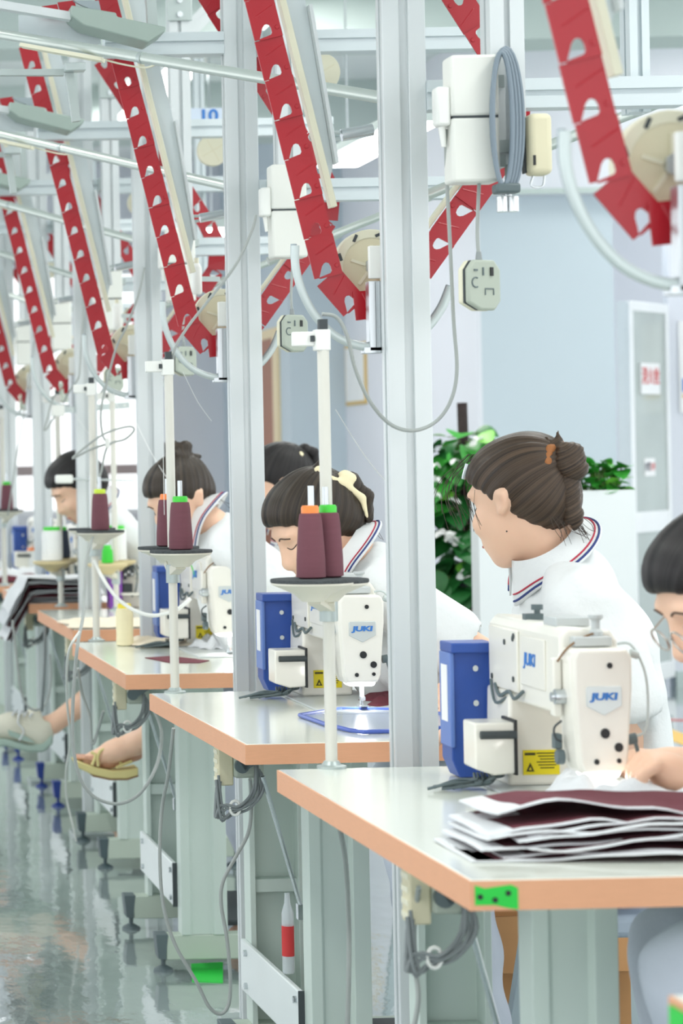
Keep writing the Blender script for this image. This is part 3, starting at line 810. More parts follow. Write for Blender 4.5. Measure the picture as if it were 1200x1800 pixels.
m = MB(); m.cyl((0, 0, .022), (0, 0, -.0), .007, n=12); m.cyl((-.009, 0, .0), (-.009, 0, -.026), .009, n=12); m.cyl((.009, 0, 0), (.009, 0, -.026), .009, n=12); m.cyl((-.016, -.002, .006), (.0, -.002, .012), .007, n=12)
m.build('valve_body', 'steel_bright', t, bevel=.001)
m = MB(); m.cyl((0, 0, .02), (0, 0, .075), .004, n=8); m.build('air_hose', 'grey_cable', t)
for k, (px, py, D, lab) in enumerate(((346, 490, 5.95, 'white plastic oil bottle hanging beside the second red arm wheel'), (206, 555, 7.4, 'white plastic oil bottle beside the third red arm wheel'))):
    p = at(px, py, D); hh = .038
    t = thing('oil_bottle', lab, 'bottle', p, 'white oil bottles on the conveyor loops')
    m = MB(); m.lathe([(.010, -hh), (.0125, -hh + .004), (.0125, hh - .012), (.008, hh - .003), (.005, hh)], n=18); m.build('bottle_body', 'white_plastic', t)
    m = MB(); m.cyl((0, 0, hh - .002), (0, 0, hh + .012), .006, n=12); m.build('bottle_cap', 'cream_plastic', t)
    m = MB(); m.bar((0, .006, 0), (.06, .03, .0), .012, .006); m.build('holder', 'zinc', t)
# ------------------------------------------------------------------ work tables
TT = .787
TH = .037
TABW, TABL = .62, 1.07
def make_table(length, cap, name='sewing_table'):
    t = thing(name, '', 'table', (0, 0, 0), 'sewing tables in the row')
    m = MB(); m.span((.003, .003, TT - TH), (TABW - .003, length - .003, TT)); top = m.build('tabletop', 'table_top', t, bevel=.0015)
    for a, b in (((0, 0), (TABW, .004)), ((0, .004), (.004, length - .004)), ((0, length - .004), (TABW, length)), ((TABW - .004, .004), (TABW, length - .004))):
        m = MB(); m.span((a[0], a[1], TT - TH), (b[0], b[1], TT - .0012)); m.build('edge_band', 'edge_wood', top)
    y1, y2 = (.35, .92) if length > 1 else (.30, .84)
    for yy, s in ((y1, -1), (y2, 1)):
        # folded sheet column, closed face outwards
        u0, u1 = .175, .291
        prof = [(u0, yy + s * .03), (u0 + .022, yy + s * .03), (u0 + .028, yy + s * .022), (u1 - .038, yy + s * .022), (u1 - .032, yy + s * .03), (u1, yy + s * .03), (u1, yy - s * .03), (u1 - .012, yy - s * .03),
                (u1 - .012, yy + s * .016), (u0 + .012, yy + s * .016), (u0 + .012, yy - s * .03), (u0, yy - s * .03)]
        n = len(prof); mb = MB(); z0, z1 = .095, TT - TH - .008
        mb.add([(a, b, z0) for a, b in prof] + [(a, b, z1) for a, b in prof], [tuple(range(n))[::-1], tuple(range(n, 2 * n))] + [(i, (i + 1) % n, (i + 1) % n + n, i + n) for i in range(n)])
        mb.build('leg_column', 'frame_green', t, smooth=False, bevel=.001, seg=1)
        mb = MB(); mb.span((u0 + .012, yy - .018, .375), (u1 - .012, yy + .012, .402)); mb.build('leg_brace', 'frame_green', t)
        mb = MB(); mb.span((.05, yy - .03, TT - TH - .008), (TABW - .05, yy + .03, TT - TH)); mb.build('top_rail', 'zinc', t)
        mb = MB(); mb.span((.135, yy - .025, .032), (.54, yy + .025, .095)); fb = mb.build('foot_bar', 'foot_green', t, bevel=.003)
        for xx, sg in ((.135, -1), (.54, 1)):
            mb = MB(); mb.prism([(xx, .032), (xx + sg * .020, .036), (xx + sg * .026, .097), (xx - sg * .006, .097), (xx - sg * .002, .065)] if sg < 0 else [(xx, .032), (xx, .097), (xx + .026, .097), (xx + .02, .036)], yy - .027, yy + .027); mb.build('end_cap', cap, fb, bevel=.002)
            mb = MB(); mb.cyl((xx + sg * -.004 + sg * .008, yy, .032), (xx + sg * .004, yy, .012), .006, n=8); mb.lathe([(.010, .014), (.024, .006), (.026, 0), (.0, 0)], (xx + sg * .004, yy, 0), None, 16); mb.build('levelling_foot', cap, fb)
    ya, yb = y1 + .032, y2 - .032
    m = MB(); m.span((.164, ya, .158), (.1755, yb + .06, .268)); tr = m.build('cross_beam', 'tray_white', t, bevel=.003)
    m = MB(); m.span((.163, ya - .003, .157), (.1765, ya, .269)); m.build('beam_end', 'dark_grey', tr)
    for yy in (ya + .02, yb):
        for zz in (.178, .248): m = MB(); m.cyl((.164, yy, zz), (.157, yy, zz), .007, n=6); m.build('bolt', 'steel', tr)
    # pedal rod, motor and its bracket under the top
    m = MB(); m.cyl((.10, y1 + .02, TT - .1), (.215, y1 + .12, .33), .004, n=8); pr = m.build('pedal_rod', 'steel', t)
    m = MB(); m.box((.19, y1 + .10, .41), (.02, .02, .03)); m.build('rod_clamp', 'steel', pr)
    m = MB(); m.cyl((.215, y1 + .12, .33), (.25, y1 + .15, .12), .003, n=8); m.build('pedal_rod', 'steel', t)
    m = MB(); m.span((.235, y1 + .06, .10), (.50, y2 - .08, .115)); m.build('pedal', 'dark_grey', t, bevel=.004)
    m = MB(); m.span((.022, .36, TT - TH - .085), (.052, .40, TT - TH)); mo = m.build('motor_bracket', 'cream_dark', t, bevel=.003)
    for k in range(4): m = MB(); m.span((.0205, .363, TT - TH - .078 + k * .018), (.024, .397, TT - TH - .070 + k * .018)); m.build('bracket_rib', 'cream_plastic', mo)
    m = MB(); m.span((.052, .35, TT - TH - .07), (.11, .43, TT - TH - .01)); m.build('sensor_body', 'remote_grey', t, bevel=.006)
    m = MB(); m.cyl((.065, .35, TT - TH - .045), (.065, .338, TT - TH - .045), .014, n=14); m.bar((.065, .342, TT - TH - .045), (.105, .342, TT - TH - .02), .022, .008); m.build('sensor_lever', 'cap_grey', t)
    # bundled cable hanging from the bracket
    rnd = random.Random(3); m = MB()
    for k in range(6):
        pts = [(.095, .35 + .004 * k, TT - TH - .03), (.088 + .003 * k, .34, TT - TH - .09), (.055 + .004 * k, .34, TT - TH - .125), (.025 + .005 * k, .34 + .003 * k, TT - TH - .12 - .004 * k), (.008 + .004 * k, .345, TT - TH - .145), (.02, .35, TT - TH - .09 + .005 * k)]
        m.tube([tuple(Vector(p) + Vector((rnd.uniform(-.005, .005), rnd.uniform(-.004, .004), rnd.uniform(-.005, .005)))) for p in pts], .0029, 7, sm=5)
    cb = m.build('cable_bundle', 'dark_cable', t)
    m = MB(); m.tube([(.050 + .010 * math.cos(a), .343, TT - TH - .126 + .014 * math.sin(a)) for a in [6.283 * q / 12 for q in range(12)]], .003, 6, closed=True); m.build('cable_tie', 'white_cable', cb)
    return t

def corner(px, py):
    """table-top corner from its pixel"""
    dx, dy = px - 600, py - 900; y = dy + TILT * dx
    return at(px, py, (CZ - TT) * F / (y + 100))
TABLES = [  # x of the left edge, y of the near edge, length, rotation, cap
    (.835, 1.26, TABL, 0, 'cap_grey'), (.827, 2.97, 1.09, 0.6, 'cap_grey'), (.832, 4.42, 1.0, 1.2, 'cap_grey'), (.828, 5.906, 1.07, 0, 'cap_grey'),
    (.893, 7.50, 1.02, 0, 'cap_dark'), (.905, 8.92, 1.05, 0, 'cap_blue'), (.90, 10.4, 1.05, 0, 'cap_blue'), (.90, 11.9, 1.05, 0, 'cap_blue')]
TLAB = ['sewing table whose orange corner shows at the bottom right edge', 'nearest full sewing table, with maroon cut panels piled on its front corner', 'second sewing table, carrying the blue-edged template sheet', 'third sewing table, littered with cream and maroon scraps',
        'fourth sewing table, with the purple overlock machine', 'fifth sewing table, half hidden under draped grey and maroon fabric', 'sixth sewing table, far back at the left edge', 'rearmost sewing table beside the windows']
protos = {}
for i, (x, y, L_, rz_, cap) in enumerate(TABLES):
    key = (L_, cap)
    t = make_table(L_, cap) if key not in protos else copy_tree(protos[key])
    protos.setdefault(key, t)
    t.location = (x, y, 0); t.rotation_euler = (0, 0, R(rz_)); t['label'] = TLAB[i]
# green tape with black dots on the near corner of the nearest full table
T1 = protos[(1.09, 'cap_grey')]
tp = MB(); tp.prism([(.006, TT - .030), (.006, TT - .006), (.018, TT - .010), (.05, TT - .006), (.058, TT - .010), (.058, TT - .036), (.045, TT - .034), (.03, TT - .030)], -.0012, 0)
g = tp.build('green_tape', 'green_tape', T1)
for u, z in ((.012, .020), (.030, .024), (.046, .016)):
    m = MB(); m.cyl((u, -.0025, TT - z), (u, -.0008, TT - z), .0034, n=10); m.build('tape_dot', 'black', g)
T0 = [o for o in bpy.data.objects if o.get('label') == TLAB[0]][0]
m = MB(); m.prism([(-.001, TT - .03), (-.0035, TT - .03), (-.0035, TT - .008), (-.001, TT - .008)], TABL - .05, TABL - .01); m.build('green_tape', 'green_tape', T0)

# ------------------------------------------------------------------ sewing machines
def make_machine():
    t = thing('sewing_machine', '', 'sewing machine', (0, 0, TT), 'white lockstitch machines with blue motor boxes')
    m = MB(); m.span((-.088, -.06, 0), (.088, .44, .004)); m.build('bed_plate', 'machine_grey', t, bevel=.001)
    # head: tapering, rounded face
    def head_poly(z):
        if z > .19: return .047, -.022
        k = (.19 - z) / .135; return .047 - .012 * k, -.022 + .004 * k
    prof = [(-.034, .057), (.032, .057), (.038, .075), (.047, .18), (.0475, .222), (.040, .235), (-.040, .235), (-.0475, .222), (-.047, .18), (-.040, .075)]
    m = MB(); m.prism(prof, -.016, .060); m.build('head', 'machine_white', t, bevel=.006, seg=3)
    fp = [(x * .97, z if z > .06 else .060) for x, z in prof]
    m = MB(); m.prism(fp, -.026, -.0165); face = m.build('face_plate', 'machine_white', t, bevel=.006, seg=3)
    sh = [(-.026, .183), (.026, .183), (.028, .180), (.028, .155), (0, .141), (-.028, .155), (-.028, .180)]
    m = MB(); m.prism(sh, -.0285, -.0255); bd = m.build('badge', 'badge', face, bevel=.001)
    sh2 = [(x * 1.10, .165 + (z - .165) * 1.14) for x, z in sh]
    m = MB(); m.prism(sh2, -.0268, -.0255); m.build('badge_rim', 'machine_white', face)
    lt = text_mesh('badge_lettering', 'JUKI', .0135, Matrix.Translation((0, -.0292, .168)) @ Matrix.Rotation(R(90), 4, 'X'), 'ink_blue', None, bold=.0006, sx=1.62, shear=.1); lt.parent = face
    for x, z, r_ in ((.010, .212, .0042), (.001, .116, .0072), (.022, .096, .0066), (-.013, .076, .0040), (.022, .077, .0036)):
        m = MB(); m.cyl((x, -.0285, z), (x, -.025, z), r_, n=16); m.build('screw', 'black', face)
    m = MB(); m.prism([(-.026, .052), (.024, .052), (.029, .060), (-.032, .060)], -.02, .03); m.build('lamp_strip', 'lamp_glow', t, bevel=.004)
    # needle bar, presser foot
    m = MB(); m.cyl((.004, .0, .052), (.004, 0, .022), .0042, n=10); m.cyl((.004, 0, .024), (.004, 0, .006), .0016, n=6); m.box((.004, 0, .026), (.010, .010, .008)); m.build('needle_bar', 'steel', t)
    m = MB(); m.cyl((.004, .013, .052), (.004, .013, .014), .0035, n=10); m.box((.004, .010, .010), (.016, .026, .006)); m.bar((.004, -.004, .008), (.004, -.022, .013), .014, .003); m.build('presser_foot', 'steel', t)
    # arm, column
    arm = [(-.045, .135), (.045, .135), (.047, .16), (.047, .242), (.036, .258), (-.034, .262), (-.046, .248), (-.047, .16)]
    m = MB(); m.prism(arm, .045, .455); m.build('arm', 'machine_white', t, bevel=.006, seg=3)
    m = MB(); m.prism([(-.056, .004), (.056, .004), (.052, .15), (-.052, .15)], .315, .455); col = m.build('column', 'machine_white', t, bevel=.006, seg=3)
    m = MB(); m.box((.0, .314, .040), (.062, .0012, .038)); lb = m.build('warning_label', 'label_yellow', col)
    m = MB(); m.prism([(-.026, .026), (-.012, .026), (-.019, .040)], .3128, .3134); m.build('warning_triangle', 'ink_dark', lb)
    m = MB(); m.prism([(-.0215, .0285), (-.0165, .0285), (-.019, .0335)], .3124, .3129); m.build('triangle_centre', 'label_yellow', lb)
    for k in range(6): m = MB(); m.box((.010, .3132, .054 - .0045 * k), (.036 - (k % 3) * .006, .0006, .0016)); m.build('print_line', 'ink_dark', lb)
    m = MB(); m.box((-.019, .3132, .053), (.018, .0006, .004)); m.build('print_line', 'ink_dark', lb)
    # side cover panels towards the aisle
    m = MB(); m.prism([(0.27, .150), (.44, .150), (.44, .245), (.27, .245)], .046, .051, M=Matrix(((0, -1, 0, 0), (1, 0, 0, 0), (0, 0, 1, 0), (0, 0, 0, 1)))); sc_ = m.build('side_cover', 'machine_white', t, bevel=.002)
    for yy, zz in ((.29, .232), (.34, .224), (.29, .17), (.42, .166), (.285, .236)):
        m = MB(); m.cyl((-.0505, yy, zz), (-.053, yy, zz), .0045, n=10); m.build('screw', 'dark_grey', sc_)
    m = MB(); m.span((-.0495, .12, .165), (-.046, .255, .24)); sp = m.build('side_panel', 'machine_white', t, bevel=.002)
    lt = text_mesh('side_lettering', 'JUKI', .026, Matrix.Translation((-.0503, .20, .205)) @ Matrix.Rotation(R(-90), 4, 'Z') @ Matrix.Rotation(R(90), 4, 'X'), 'ink_blue', None, bold=.0006, sx=1.3, shear=.12); lt.parent = sp
    # wires below the arm
    m = MB(); m.tube([(-.052, .40, .155), (-.056, .36, .14), (-.054, .31, .150), (-.056, .27, .142), (-.050, .24, .155)], .003, 6, sm=5); m.tube([(-.054, .42, .16), (-.058, .38, .128), (-.05, .33, .14)], .0025, 6, sm=5); m.build('wiring', 'cap_grey', t)
    # tension parts at the head's aisle side
    m = MB(); m.cyl((-.046, .025, .165), (-.062, .025, .165), .011, n=14); m.cyl((-.062, .025, .165), (-.068, .025, .165), .007, n=12); tn = m.build('tension_dial', 'steel', t)
    m = MB(); m.box((-.055, .04, .10), (.012, .02, .022)); m.cyl((-.047, .03, .078), (-.060, .03, .078), .011, n=12); m.build('thread_clip', 'cap_grey', t, bevel=.002)
    m = MB(); m.tube([(-.05, .03, .13), (-.062, .03, .12), (-.060, .03, .105), (-.05, .03, .10)], .0018, 6, sm=4); m.build('thread_wire', 'dark_grey', t)
    m = MB(); m.span((-.062, .03, .135), (-.048, .05, .22)); m.build('thread_guard', 'machine_white', t, bevel=.003)
    # top: bobbin winder, knobs, guides
    m = MB(); m.span((-.035, .10, .26), (.02, .17, .274)); m.span((-.03, .02, .236), (.03, .07, .250)); wb_ = m.build('winder_base', 'machine_grey', t, bevel=.002)
    m = MB(); m.lathe([(.011, .25), (.011, .256), (.007, .260), (.007, .272), (.012, .276), (.012, .280)], (.012, .045, 0), None, 14); m.build('winder_knob', 'machine_grey', t)
    m = MB(); m.cyl((-.012, .28, .26), (-.012, .28, .282), .005, n=10); m.cyl((-.012, .28, .276), (-.012, .28, .284), .010, n=12); m.box((-.018, .285, .265), (.03, .02, .01)); m.build('top_guide', 'cap_grey', t)
    m = MB(); m.tube([(.02, .045, .256), (-.01, .03, .250), (-.04, .02, .236), (-.055, .03, .215)], .0016, 6, sm=5); m.build('thread_arm', 'sole_brown', t)
    # wire finger guard and lever at the operator's side
    m = MB(); m.tube([(.034, .01, .24), (.055, .005, .238), (.074, .0, .20), (.078, .0, .15), (.072, .0, .115), (.05, .005, .108)], .0022, 6, sm=6); m.cyl((.05, -.004, .228), (.062, -.004, .224), .006, n=10); m.build('wire_guard', 'zinc_light', t)
    m = MB(); m.cyl((.046, .0, .104), (.058, .0, .106), .008, n=12); m.bar((.054, -.004, .106), (.060, -.006, .082), .005, .004); m.build('lift_lever', 'cap_grey', t)
    # blue motor / control box on the aisle side, standing on the table
    m = MB(); m.prism([(-.113, .030), (-.100, .002), (-.042, .002), (-.042, .205), (-.050, .212), (-.106, .212), (-.113, .205)], .462, .53); bb = m.build('motor_box', 'machine_blue', t, bevel=.002)
    m = MB(); m.span((-.114, .450, .200), (-.036, .53, .216)); m.build('motor_box_lid', 'machine_blue', t, bevel=.002)
    m = MB(); m.span((-.1155, .456, .05), (-.108, .53, .20)); fc = m.build('motor_box_side', 'blue_side', t, bevel=.002)
    m = MB(); m.span((-.1165, .475, .09), (-.1152, .515, .18)); m.build('rating_label', 'sign_white', fc)
    for zz in (.175, .12): m = MB(); m.cyl((-.070, .462, zz), (-.070, .458, zz), .005, n=10); m.build('screw', 'steel', bb)
    # pale box with black lid edge
    m = MB(); m.prism([(-.124, .036), (-.092, .026), (-.056, .028), (-.056, .106), (-.124, .106)], .27, .345); pb = m.build('panel_box', 'machine_white', t, bevel=.003)
    m = MB(); m.span((-.058, .266, .026), (-.053, .346, .110)); m.build('panel_edge', 'black', pb, bevel=.001)
    m = MB(); m.cyl((-.116, .264, .088), (-.056, .264, .088), .0062, n=12); m.build('panel_hinge', 'dark_grey', pb)
    # lint and cable ends behind the box, lying on the table
    rnd = random.Random(5); m = MB()
    for k in range(9):
        x0 = -.06 - .006 * k; m.tube([(x0, .34, .022), (x0 - .01, .30 + rnd.uniform(-.02, .02), .018 + rnd.uniform(-.006, .006)), (x0 - .03 - rnd.uniform(0, .02), .31 + rnd.uniform(-.02, .02), .010 + rnd.uniform(-.004, .006)), (x0 - .05 - rnd.uniform(0, .05), .32 + rnd.uniform(-.03, .03), .005)], .0024, 6, sm=4)
    m.build('motor_cables', 'cap_grey', t)
    return t
mach = make_machine()
MSPOT = [(1.163, 3.50, 'nearest white sewing machine, cloth under its lit needle, at the right'), (1.166, 4.95, 'white sewing machine left of the nearest thick post, under the woman with the claw clip'),
         (1.166, 6.40, 'third white sewing machine, half hidden behind the second post'), (1.20, 9.45, 'small far white sewing machine near the left edge, blue box beside it'), (1.20, 10.9, 'farthest white sewing machine at the left edge')]
for i, (x, y, lab) in enumerate(MSPOT):
    o = mach if i == 0 else copy_tree(mach)
    o.location = (x, y, TT); o['label'] = lab
    o.scale = (.90, .86, 1) if i == 0 else ((.97, .94, 1) if i == 1 else (1, 1, 1))
    if i < 3:
        l = bpy.data.lights.new('needle_lamp', 'POINT'); l.energy = .35; l.shadow_soft_size = .01; l.color = (1, .97, .93)
        lo = bpy.data.objects.new('needle_lamp', l); COL.objects.link(lo); lo.location = (x - .0, y - .005, TT + .040)

# purple overlock on the fourth table
p = corner(212, 1070)
t = thing('overlock_machine', 'purple and white overlock machine on the fourth table', 'sewing machine', (p.x, p.y, TT))
m = MB(); m.span((-.035, .0, .0), (.008, .09, .165)); m.build('purple_cover', 'purple', t, bevel=.003)
m = MB(); m.span((-.036, -.001, .132), (.009, .0, .136)); m.build('cover_stripe', 'sign_white', t)
m = MB(); m.span((.01, .04, .0), (.10, .20, .11)); m.build('machine_body', 'machine_white', t, bevel=.006)
m = MB(); m.span((.014, .03, .10), (.085, .18, .175)); m.build('head', 'machine_white', t, bevel=.008)
m = MB(); m.span((.012, .012, .055), (.045, .045, .085)); m.cyl((.02, .01, .10), (.02, .01, .16), .006, n=8); m.span((.03, .01, .11), (.05, .035, .15)); m.build('looper_block', 'dark_grey', t)
m = MB(); m.span((.0, -.05, .048), (.08, .04, .056)); m.build('work_plate', 'machine_white', t, bevel=.002)
m = MB(); m.tube([(.05, .02, .15), (.06, 0, .12), (.055, -.005, .07), (.04, 0, .04)], .003, 6, sm=5); m.tube([(.06, .02, .15), (.072, 0, .12), (.068, -.005, .07)], .003, 6, sm=5); m.build('thread_wire', 'cap_grey', t)
m = MB()
for k in range(5): m.cyl((.02 + .012 * k, .015, .118 + .008 * (k % 2)), (.02 + .012 * k, .004, .118 + .008 * (k % 2)), .005, n=10)
m.build('tension_dials', 'steel', t)

# ------------------------------------------------------------------ thread stands and cones
def make_stand(felt='felt', disc='disc_cream', offs=((-.040, -.066, .318), (-.009, -.031, .3155)), top=.715):
    t = thing('thread_stand', '', 'thread stand', (0, 0, TT), 'thread stands on the far corners of the tables')
    m = MB(); m.lathe([(.024, 0), (.024, .004), (.016, .006), (.012, .012), (.0, .012)], n=20); m.build('base_flange', 'zinc', t)
    m = MB(); m.cyl((0, 0, .008), (-.001, 0, top), .0098, n=14); m.build('pole', 'pole_cream', t)
    for (dx, dy, dz) in offs:
        m = MB(); m.lathe([(.0, -.040), (.018, -.038), (.030, -.026), (.066, -.010), (.066, -.007), (.0, -.007)], (dx, dy, dz), None, 28); d = m.build('disc', disc, t)
        m = MB(); m.lathe([(.0, -.007), (.067, -.007), (.068, -.004), (.067, -.001), (0, -.001)], (dx, dy, dz), None, 28); m.build('felt_pad', felt, d)
        m = MB(); m.cyl((dx, dy, dz - .01), (dx, dy, dz + .150), .0055, .005, 10); m.build('spindle', 'steel', d)
        m = MB(); m.bar((0, 0, dz - .052), (dx * .9, dy * .9, dz - .034), .022, .018, up=(0, 0, 1)); m.build('disc_arm', 'disc_cream', t)
    m = MB(); zc = offs[0][2] - .055; m.cyl((0, 0, zc - .02), (0, 0, zc + .02), .015, n=14); m.build('collar', 'zinc', t)
    m = MB(); m.span((-.016, -.010, top - .025), (.010, .010, top + .01)); m.span((-.052, -.006, top - .017), (-.012, .006, top + .007)); hd_ = m.build('top_bracket', 'white_plastic', t, bevel=.002)
    m = MB(); m.box((-.001, 0, top + .017), (.014, .014, .020)); m.build('top_plug', 'dark_grey', hd_)
    m = MB(); m.box((-.02, -.008, top - .005), (.006, .006, .010)); m.build('bracket_slot', 'dark_grey', hd_)
    return t
CONES = {}
def make_cone(kind, thread, cap, h=.105, rb=.026, rt=.0195):
    key = (thread, cap, h)
    if key in CONES: return copy_tree(CONES[key])
    t = thing('thread_cone', '', 'thread cone', (0, 0, 0), 'cones of thread')
    m = MB(); m.lathe([(rb - .006, 0), (rb, .003), (rb * .98, h * .3), (rt * 1.06 + .001, h * .85), (rt, h - .002), (rt - .004, h)], n=28); m.build('thread_winding', thread, t)
    m = MB(); m.lathe([(rt - .003, h - .001), (rt - .003, h + .009), (rt - .005, h + .012), (.006, h + .012), (.006, h)], n=24); m.build('cone_tip', cap, t)
    CONES[key] = t; return t
def seat_cone(loc, thread, cap, lab, h=.105, rb=.026, rt=.0195):
    c = make_cone(None, thread, cap, h, rb, rt); c.location = loc; c['label'] = lab; return c
SPOT = [(583, 1350), (308, 1218), (170, 1127), (108, 1066), (9, 1030)]
SLAB = ['nearest thread stand holding two maroon cones, on the nearest table', 'thread stand on the second table, in front of the second post', 'thread stand on the third table with one maroon cone', 'thread stand with tan discs and a white cone on the fourth table', 'thread stand at the left edge on the fifth table']
OFF_C = ((.010, -.055, .318), (.0, .055, .322)); OFF_L = ((-.035, -.055, .165), (.01, .055, .17))
std = make_stand(); stdc = make_stand(offs=OFF_C, top=.725); std2 = make_stand('disc_tan', 'disc_tan', OFF_L, .74)
LOCS = []
for i, s in enumerate(SPOT):
    p = corner(*s); LOCS.append(p)
    o = std if i == 0 else (std2 if i == 3 else (stdc if i == 1 else copy_tree(stdc)))
    o.location = (p.x, p.y, TT); o['label'] = SLAB[i]
D1, D2 = V(-.042, -.066, .317), V(-.006, -.035, .317)
C1, C2 = V(.010, -.055, .317), V(0, .055, .321)
L1, L2 = V(-.035, -.055, .164), V(.01, .055, .169)
seat_cone(LOCS[0] + D1, 'maroon_thread', 'cap_orange', 'maroon thread cone with orange tip on the nearest stand', .107, .0235, .0172)
seat_cone(LOCS[0] + D2, 'maroon_thread', 'cap_green', 'maroon thread cone with green tip on the nearest stand', .107, .0235, .0172)
seat_cone(LOCS[1] + C2, 'maroon_thread', 'cap_orange', 'maroon thread cone with orange tip, half hidden on the second stand')
std_b = seat_cone(LOCS[1] + C1, 'maroon_thread', 'cap_green', 'maroon thread cone with green tip on the second stand')
seat_cone(LOCS[2] + C1, 'maroon_thread', 'cap_green2', 'maroon thread cone with yellow-green tip on the third stand')
seat_cone(LOCS[3] + L1, 'white_thread', 'cap_green', 'white thread cone with green tip on the tan disc of the fourth stand', .108, .037, .033)
seat_cone(LOCS[3] + L2, 'navy_thread', 'cap_green', 'dark navy thread cone on the fourth stand', .10, .032, .024)
seat_cone(LOCS[4] + C1, 'maroon_thread', 'cap_green', 'maroon thread cone cut off by the left edge')
p = corner(220, 1135); seat_cone((p.x, p.y, TT), 'cream_thread', 'cap_yellow', 'cream thread cone with yellow tip standing on the third table', .105, .024, .022)
# second tan-disc stand behind, on the fourth table's right side
p = corner(196, 1062); p = at(196, 1062, 8.4)
o = copy_tree(std2); o.location = (p.x + .02, 8.42, TT); o['label'] = 'thread stand with tan discs behind the third stand, on the fourth table'
q = V(p.x + .02, 8.42, TT)
seat_cone(q + L2, 'white_thread', 'cap_green', 'white thread cone with green tip behind the third stand', .108, .037, .033)
seat_cone(q + L1, 'green_thread', 'cap_green', 'small bright green bobbin cone behind the third stand', .05, .02, .016)
p = corner(58, 1010)
seat_cone((p.x, p.y, TT), 'white_thread', 'cap_orange', 'white thread cone with orange tip on the fifth table', .11, .03, .026)
# arm bars over the stands
for i, (a, b, D) in enumerate((((102, 722), (228, 712), 8.55), ((128, 842), (238, 845), 8.5))):
    pa, pb_ = at(*a, D), at(*b, D)
    t = thing('thread_guide_bar', ['flat perforated steel guide bar reaching out from the fourth thread stand top', 'thin steel guide rod clamped half way up the fourth thread stand'][i], 'guide bar', pa)
    if i == 0:
        m = MB(); m.bar(pa, pb_, .022, .004); g = m.build('bar', 'zinc_light', t, world=True)
        for k in (.3, .55, .75, .93): m = MB(); c = pa.lerp(pb_, k); m.cyl(c + V(0, -.0035, 0), c + V(0, -.001, 0), .004, n=10); m.build('hole', 'white_plastic', g, world=True)
        m = MB(); m.box(pa, (.045, .03, .04)); m.build('clamp', 'white_plastic', t, world=True, bevel=.003)
    else:
        m = MB(); m.cyl(pa, pb_, .004, n=8); m.build('rod', 'steel', t, world=True)
        m = MB(); m.box(pa + V(-.03, 0, 0), (.06, .03, .03)); m.build('clamp', 'white_plastic', t, world=True, bevel=.006)
# ------------------------------------------------------------------ cloth on the tables
def grid_sheet(mb, fn, nu, nv, th, mi=0):
    top = [fn(i / nu, j / nv) for j in range(nv + 1) for i in range(nu + 1)]
    bot = [p - V(0, 0, th) for p in top]; n = len(top); k = nu + 1
    fs = []
    for j in range(nv):
        for i in range(nu):
            a = j * k + i; fs += [(a, a + 1, a + 1 + k, a + k), (n + a + k, n + a + 1 + k, n + a + 1, n + a)]
    rim = [i for i in range(k)] + [j * k + nu for j in range(1, nv + 1)] + [nv * k + i for i in range(nu - 1, -1, -1)] + [j * k for j in range(nv - 1, 0, -1)]
    for q in range(len(rim)): a, b = rim[q], rim[(q + 1) % len(rim)]; fs.append((b, a, a + n, b + n))
    mb.add(top + bot, fs, mi)
def nz(x, y, s=0.0): return noise.noise(Vector((x, y, s)))

def cut_panel(x0, x1, y0, y1, z, seed, lab, amp=.006, group='maroon cut panels piled on the nearest table', base='maroon', lean=0.0):
    t = thing('cut_panel', lab, 'fabric', (x0, y0, TT), group)
    def fn(u, v, dz=0.0, ya=y0, yb=y1):
        x = x0 + (x1 - x0) * u; yf = ya + .018 * nz(u * 3, 1.5, seed) + lean * u; y = yf + (yb - yf) * v
        zz = TT + z + dz + amp * (1.7 * nz(x * 5, y * 3, seed) + .6 * nz(x * 17, y * 9, seed + 3)) * (1.1 - .5 * v) + .012 * math.exp(-((u - .28) / .2) ** 2) * (z / .06)
        zz += -.010 * max(0, (.10 - u) / .10) * (z / .06)
        return V(x, y, max(zz, TT + .003))
    m = MB(); grid_sheet(m, fn, 36, 10, .0022); m.build('panel_face', base, t, world=True)
    m = MB(); grid_sheet(m, lambda u, v: fn(u, v * .05 - .012, .0008), 36, 2, .0023); m.build('white_border', 'white_cloth', t, world=True)
    m = MB(); grid_sheet(m, lambda u, v: fn(u * .05 - .012, v, .0010), 3, 10, .0024); m.build('white_border', 'white_cloth', t, world=True)
    return t
plab = ['bottom', 'second', 'third', 'fourth', 'fifth', 'sixth', 'seventh', 'eighth', 'topmost']
prm = [(.872, 3.085), (.915, 3.10), (.888, 3.105), (.945, 3.095), (.900, 3.115), (.935, 3.11), (.905, 3.13), (.95, 3.125), (.925, 3.15)]
for i, (xa, ya) in enumerate(prm):
    cut_panel(xa, xa + .62, ya, ya + .19, .005 + .0056 * i, 2.3 * i, plab[i] + ' maroon cut panel with white edge in the pile on the nearest table', 0.0055 + .0006 * i, lean=-.02 + .008 * (i % 4))

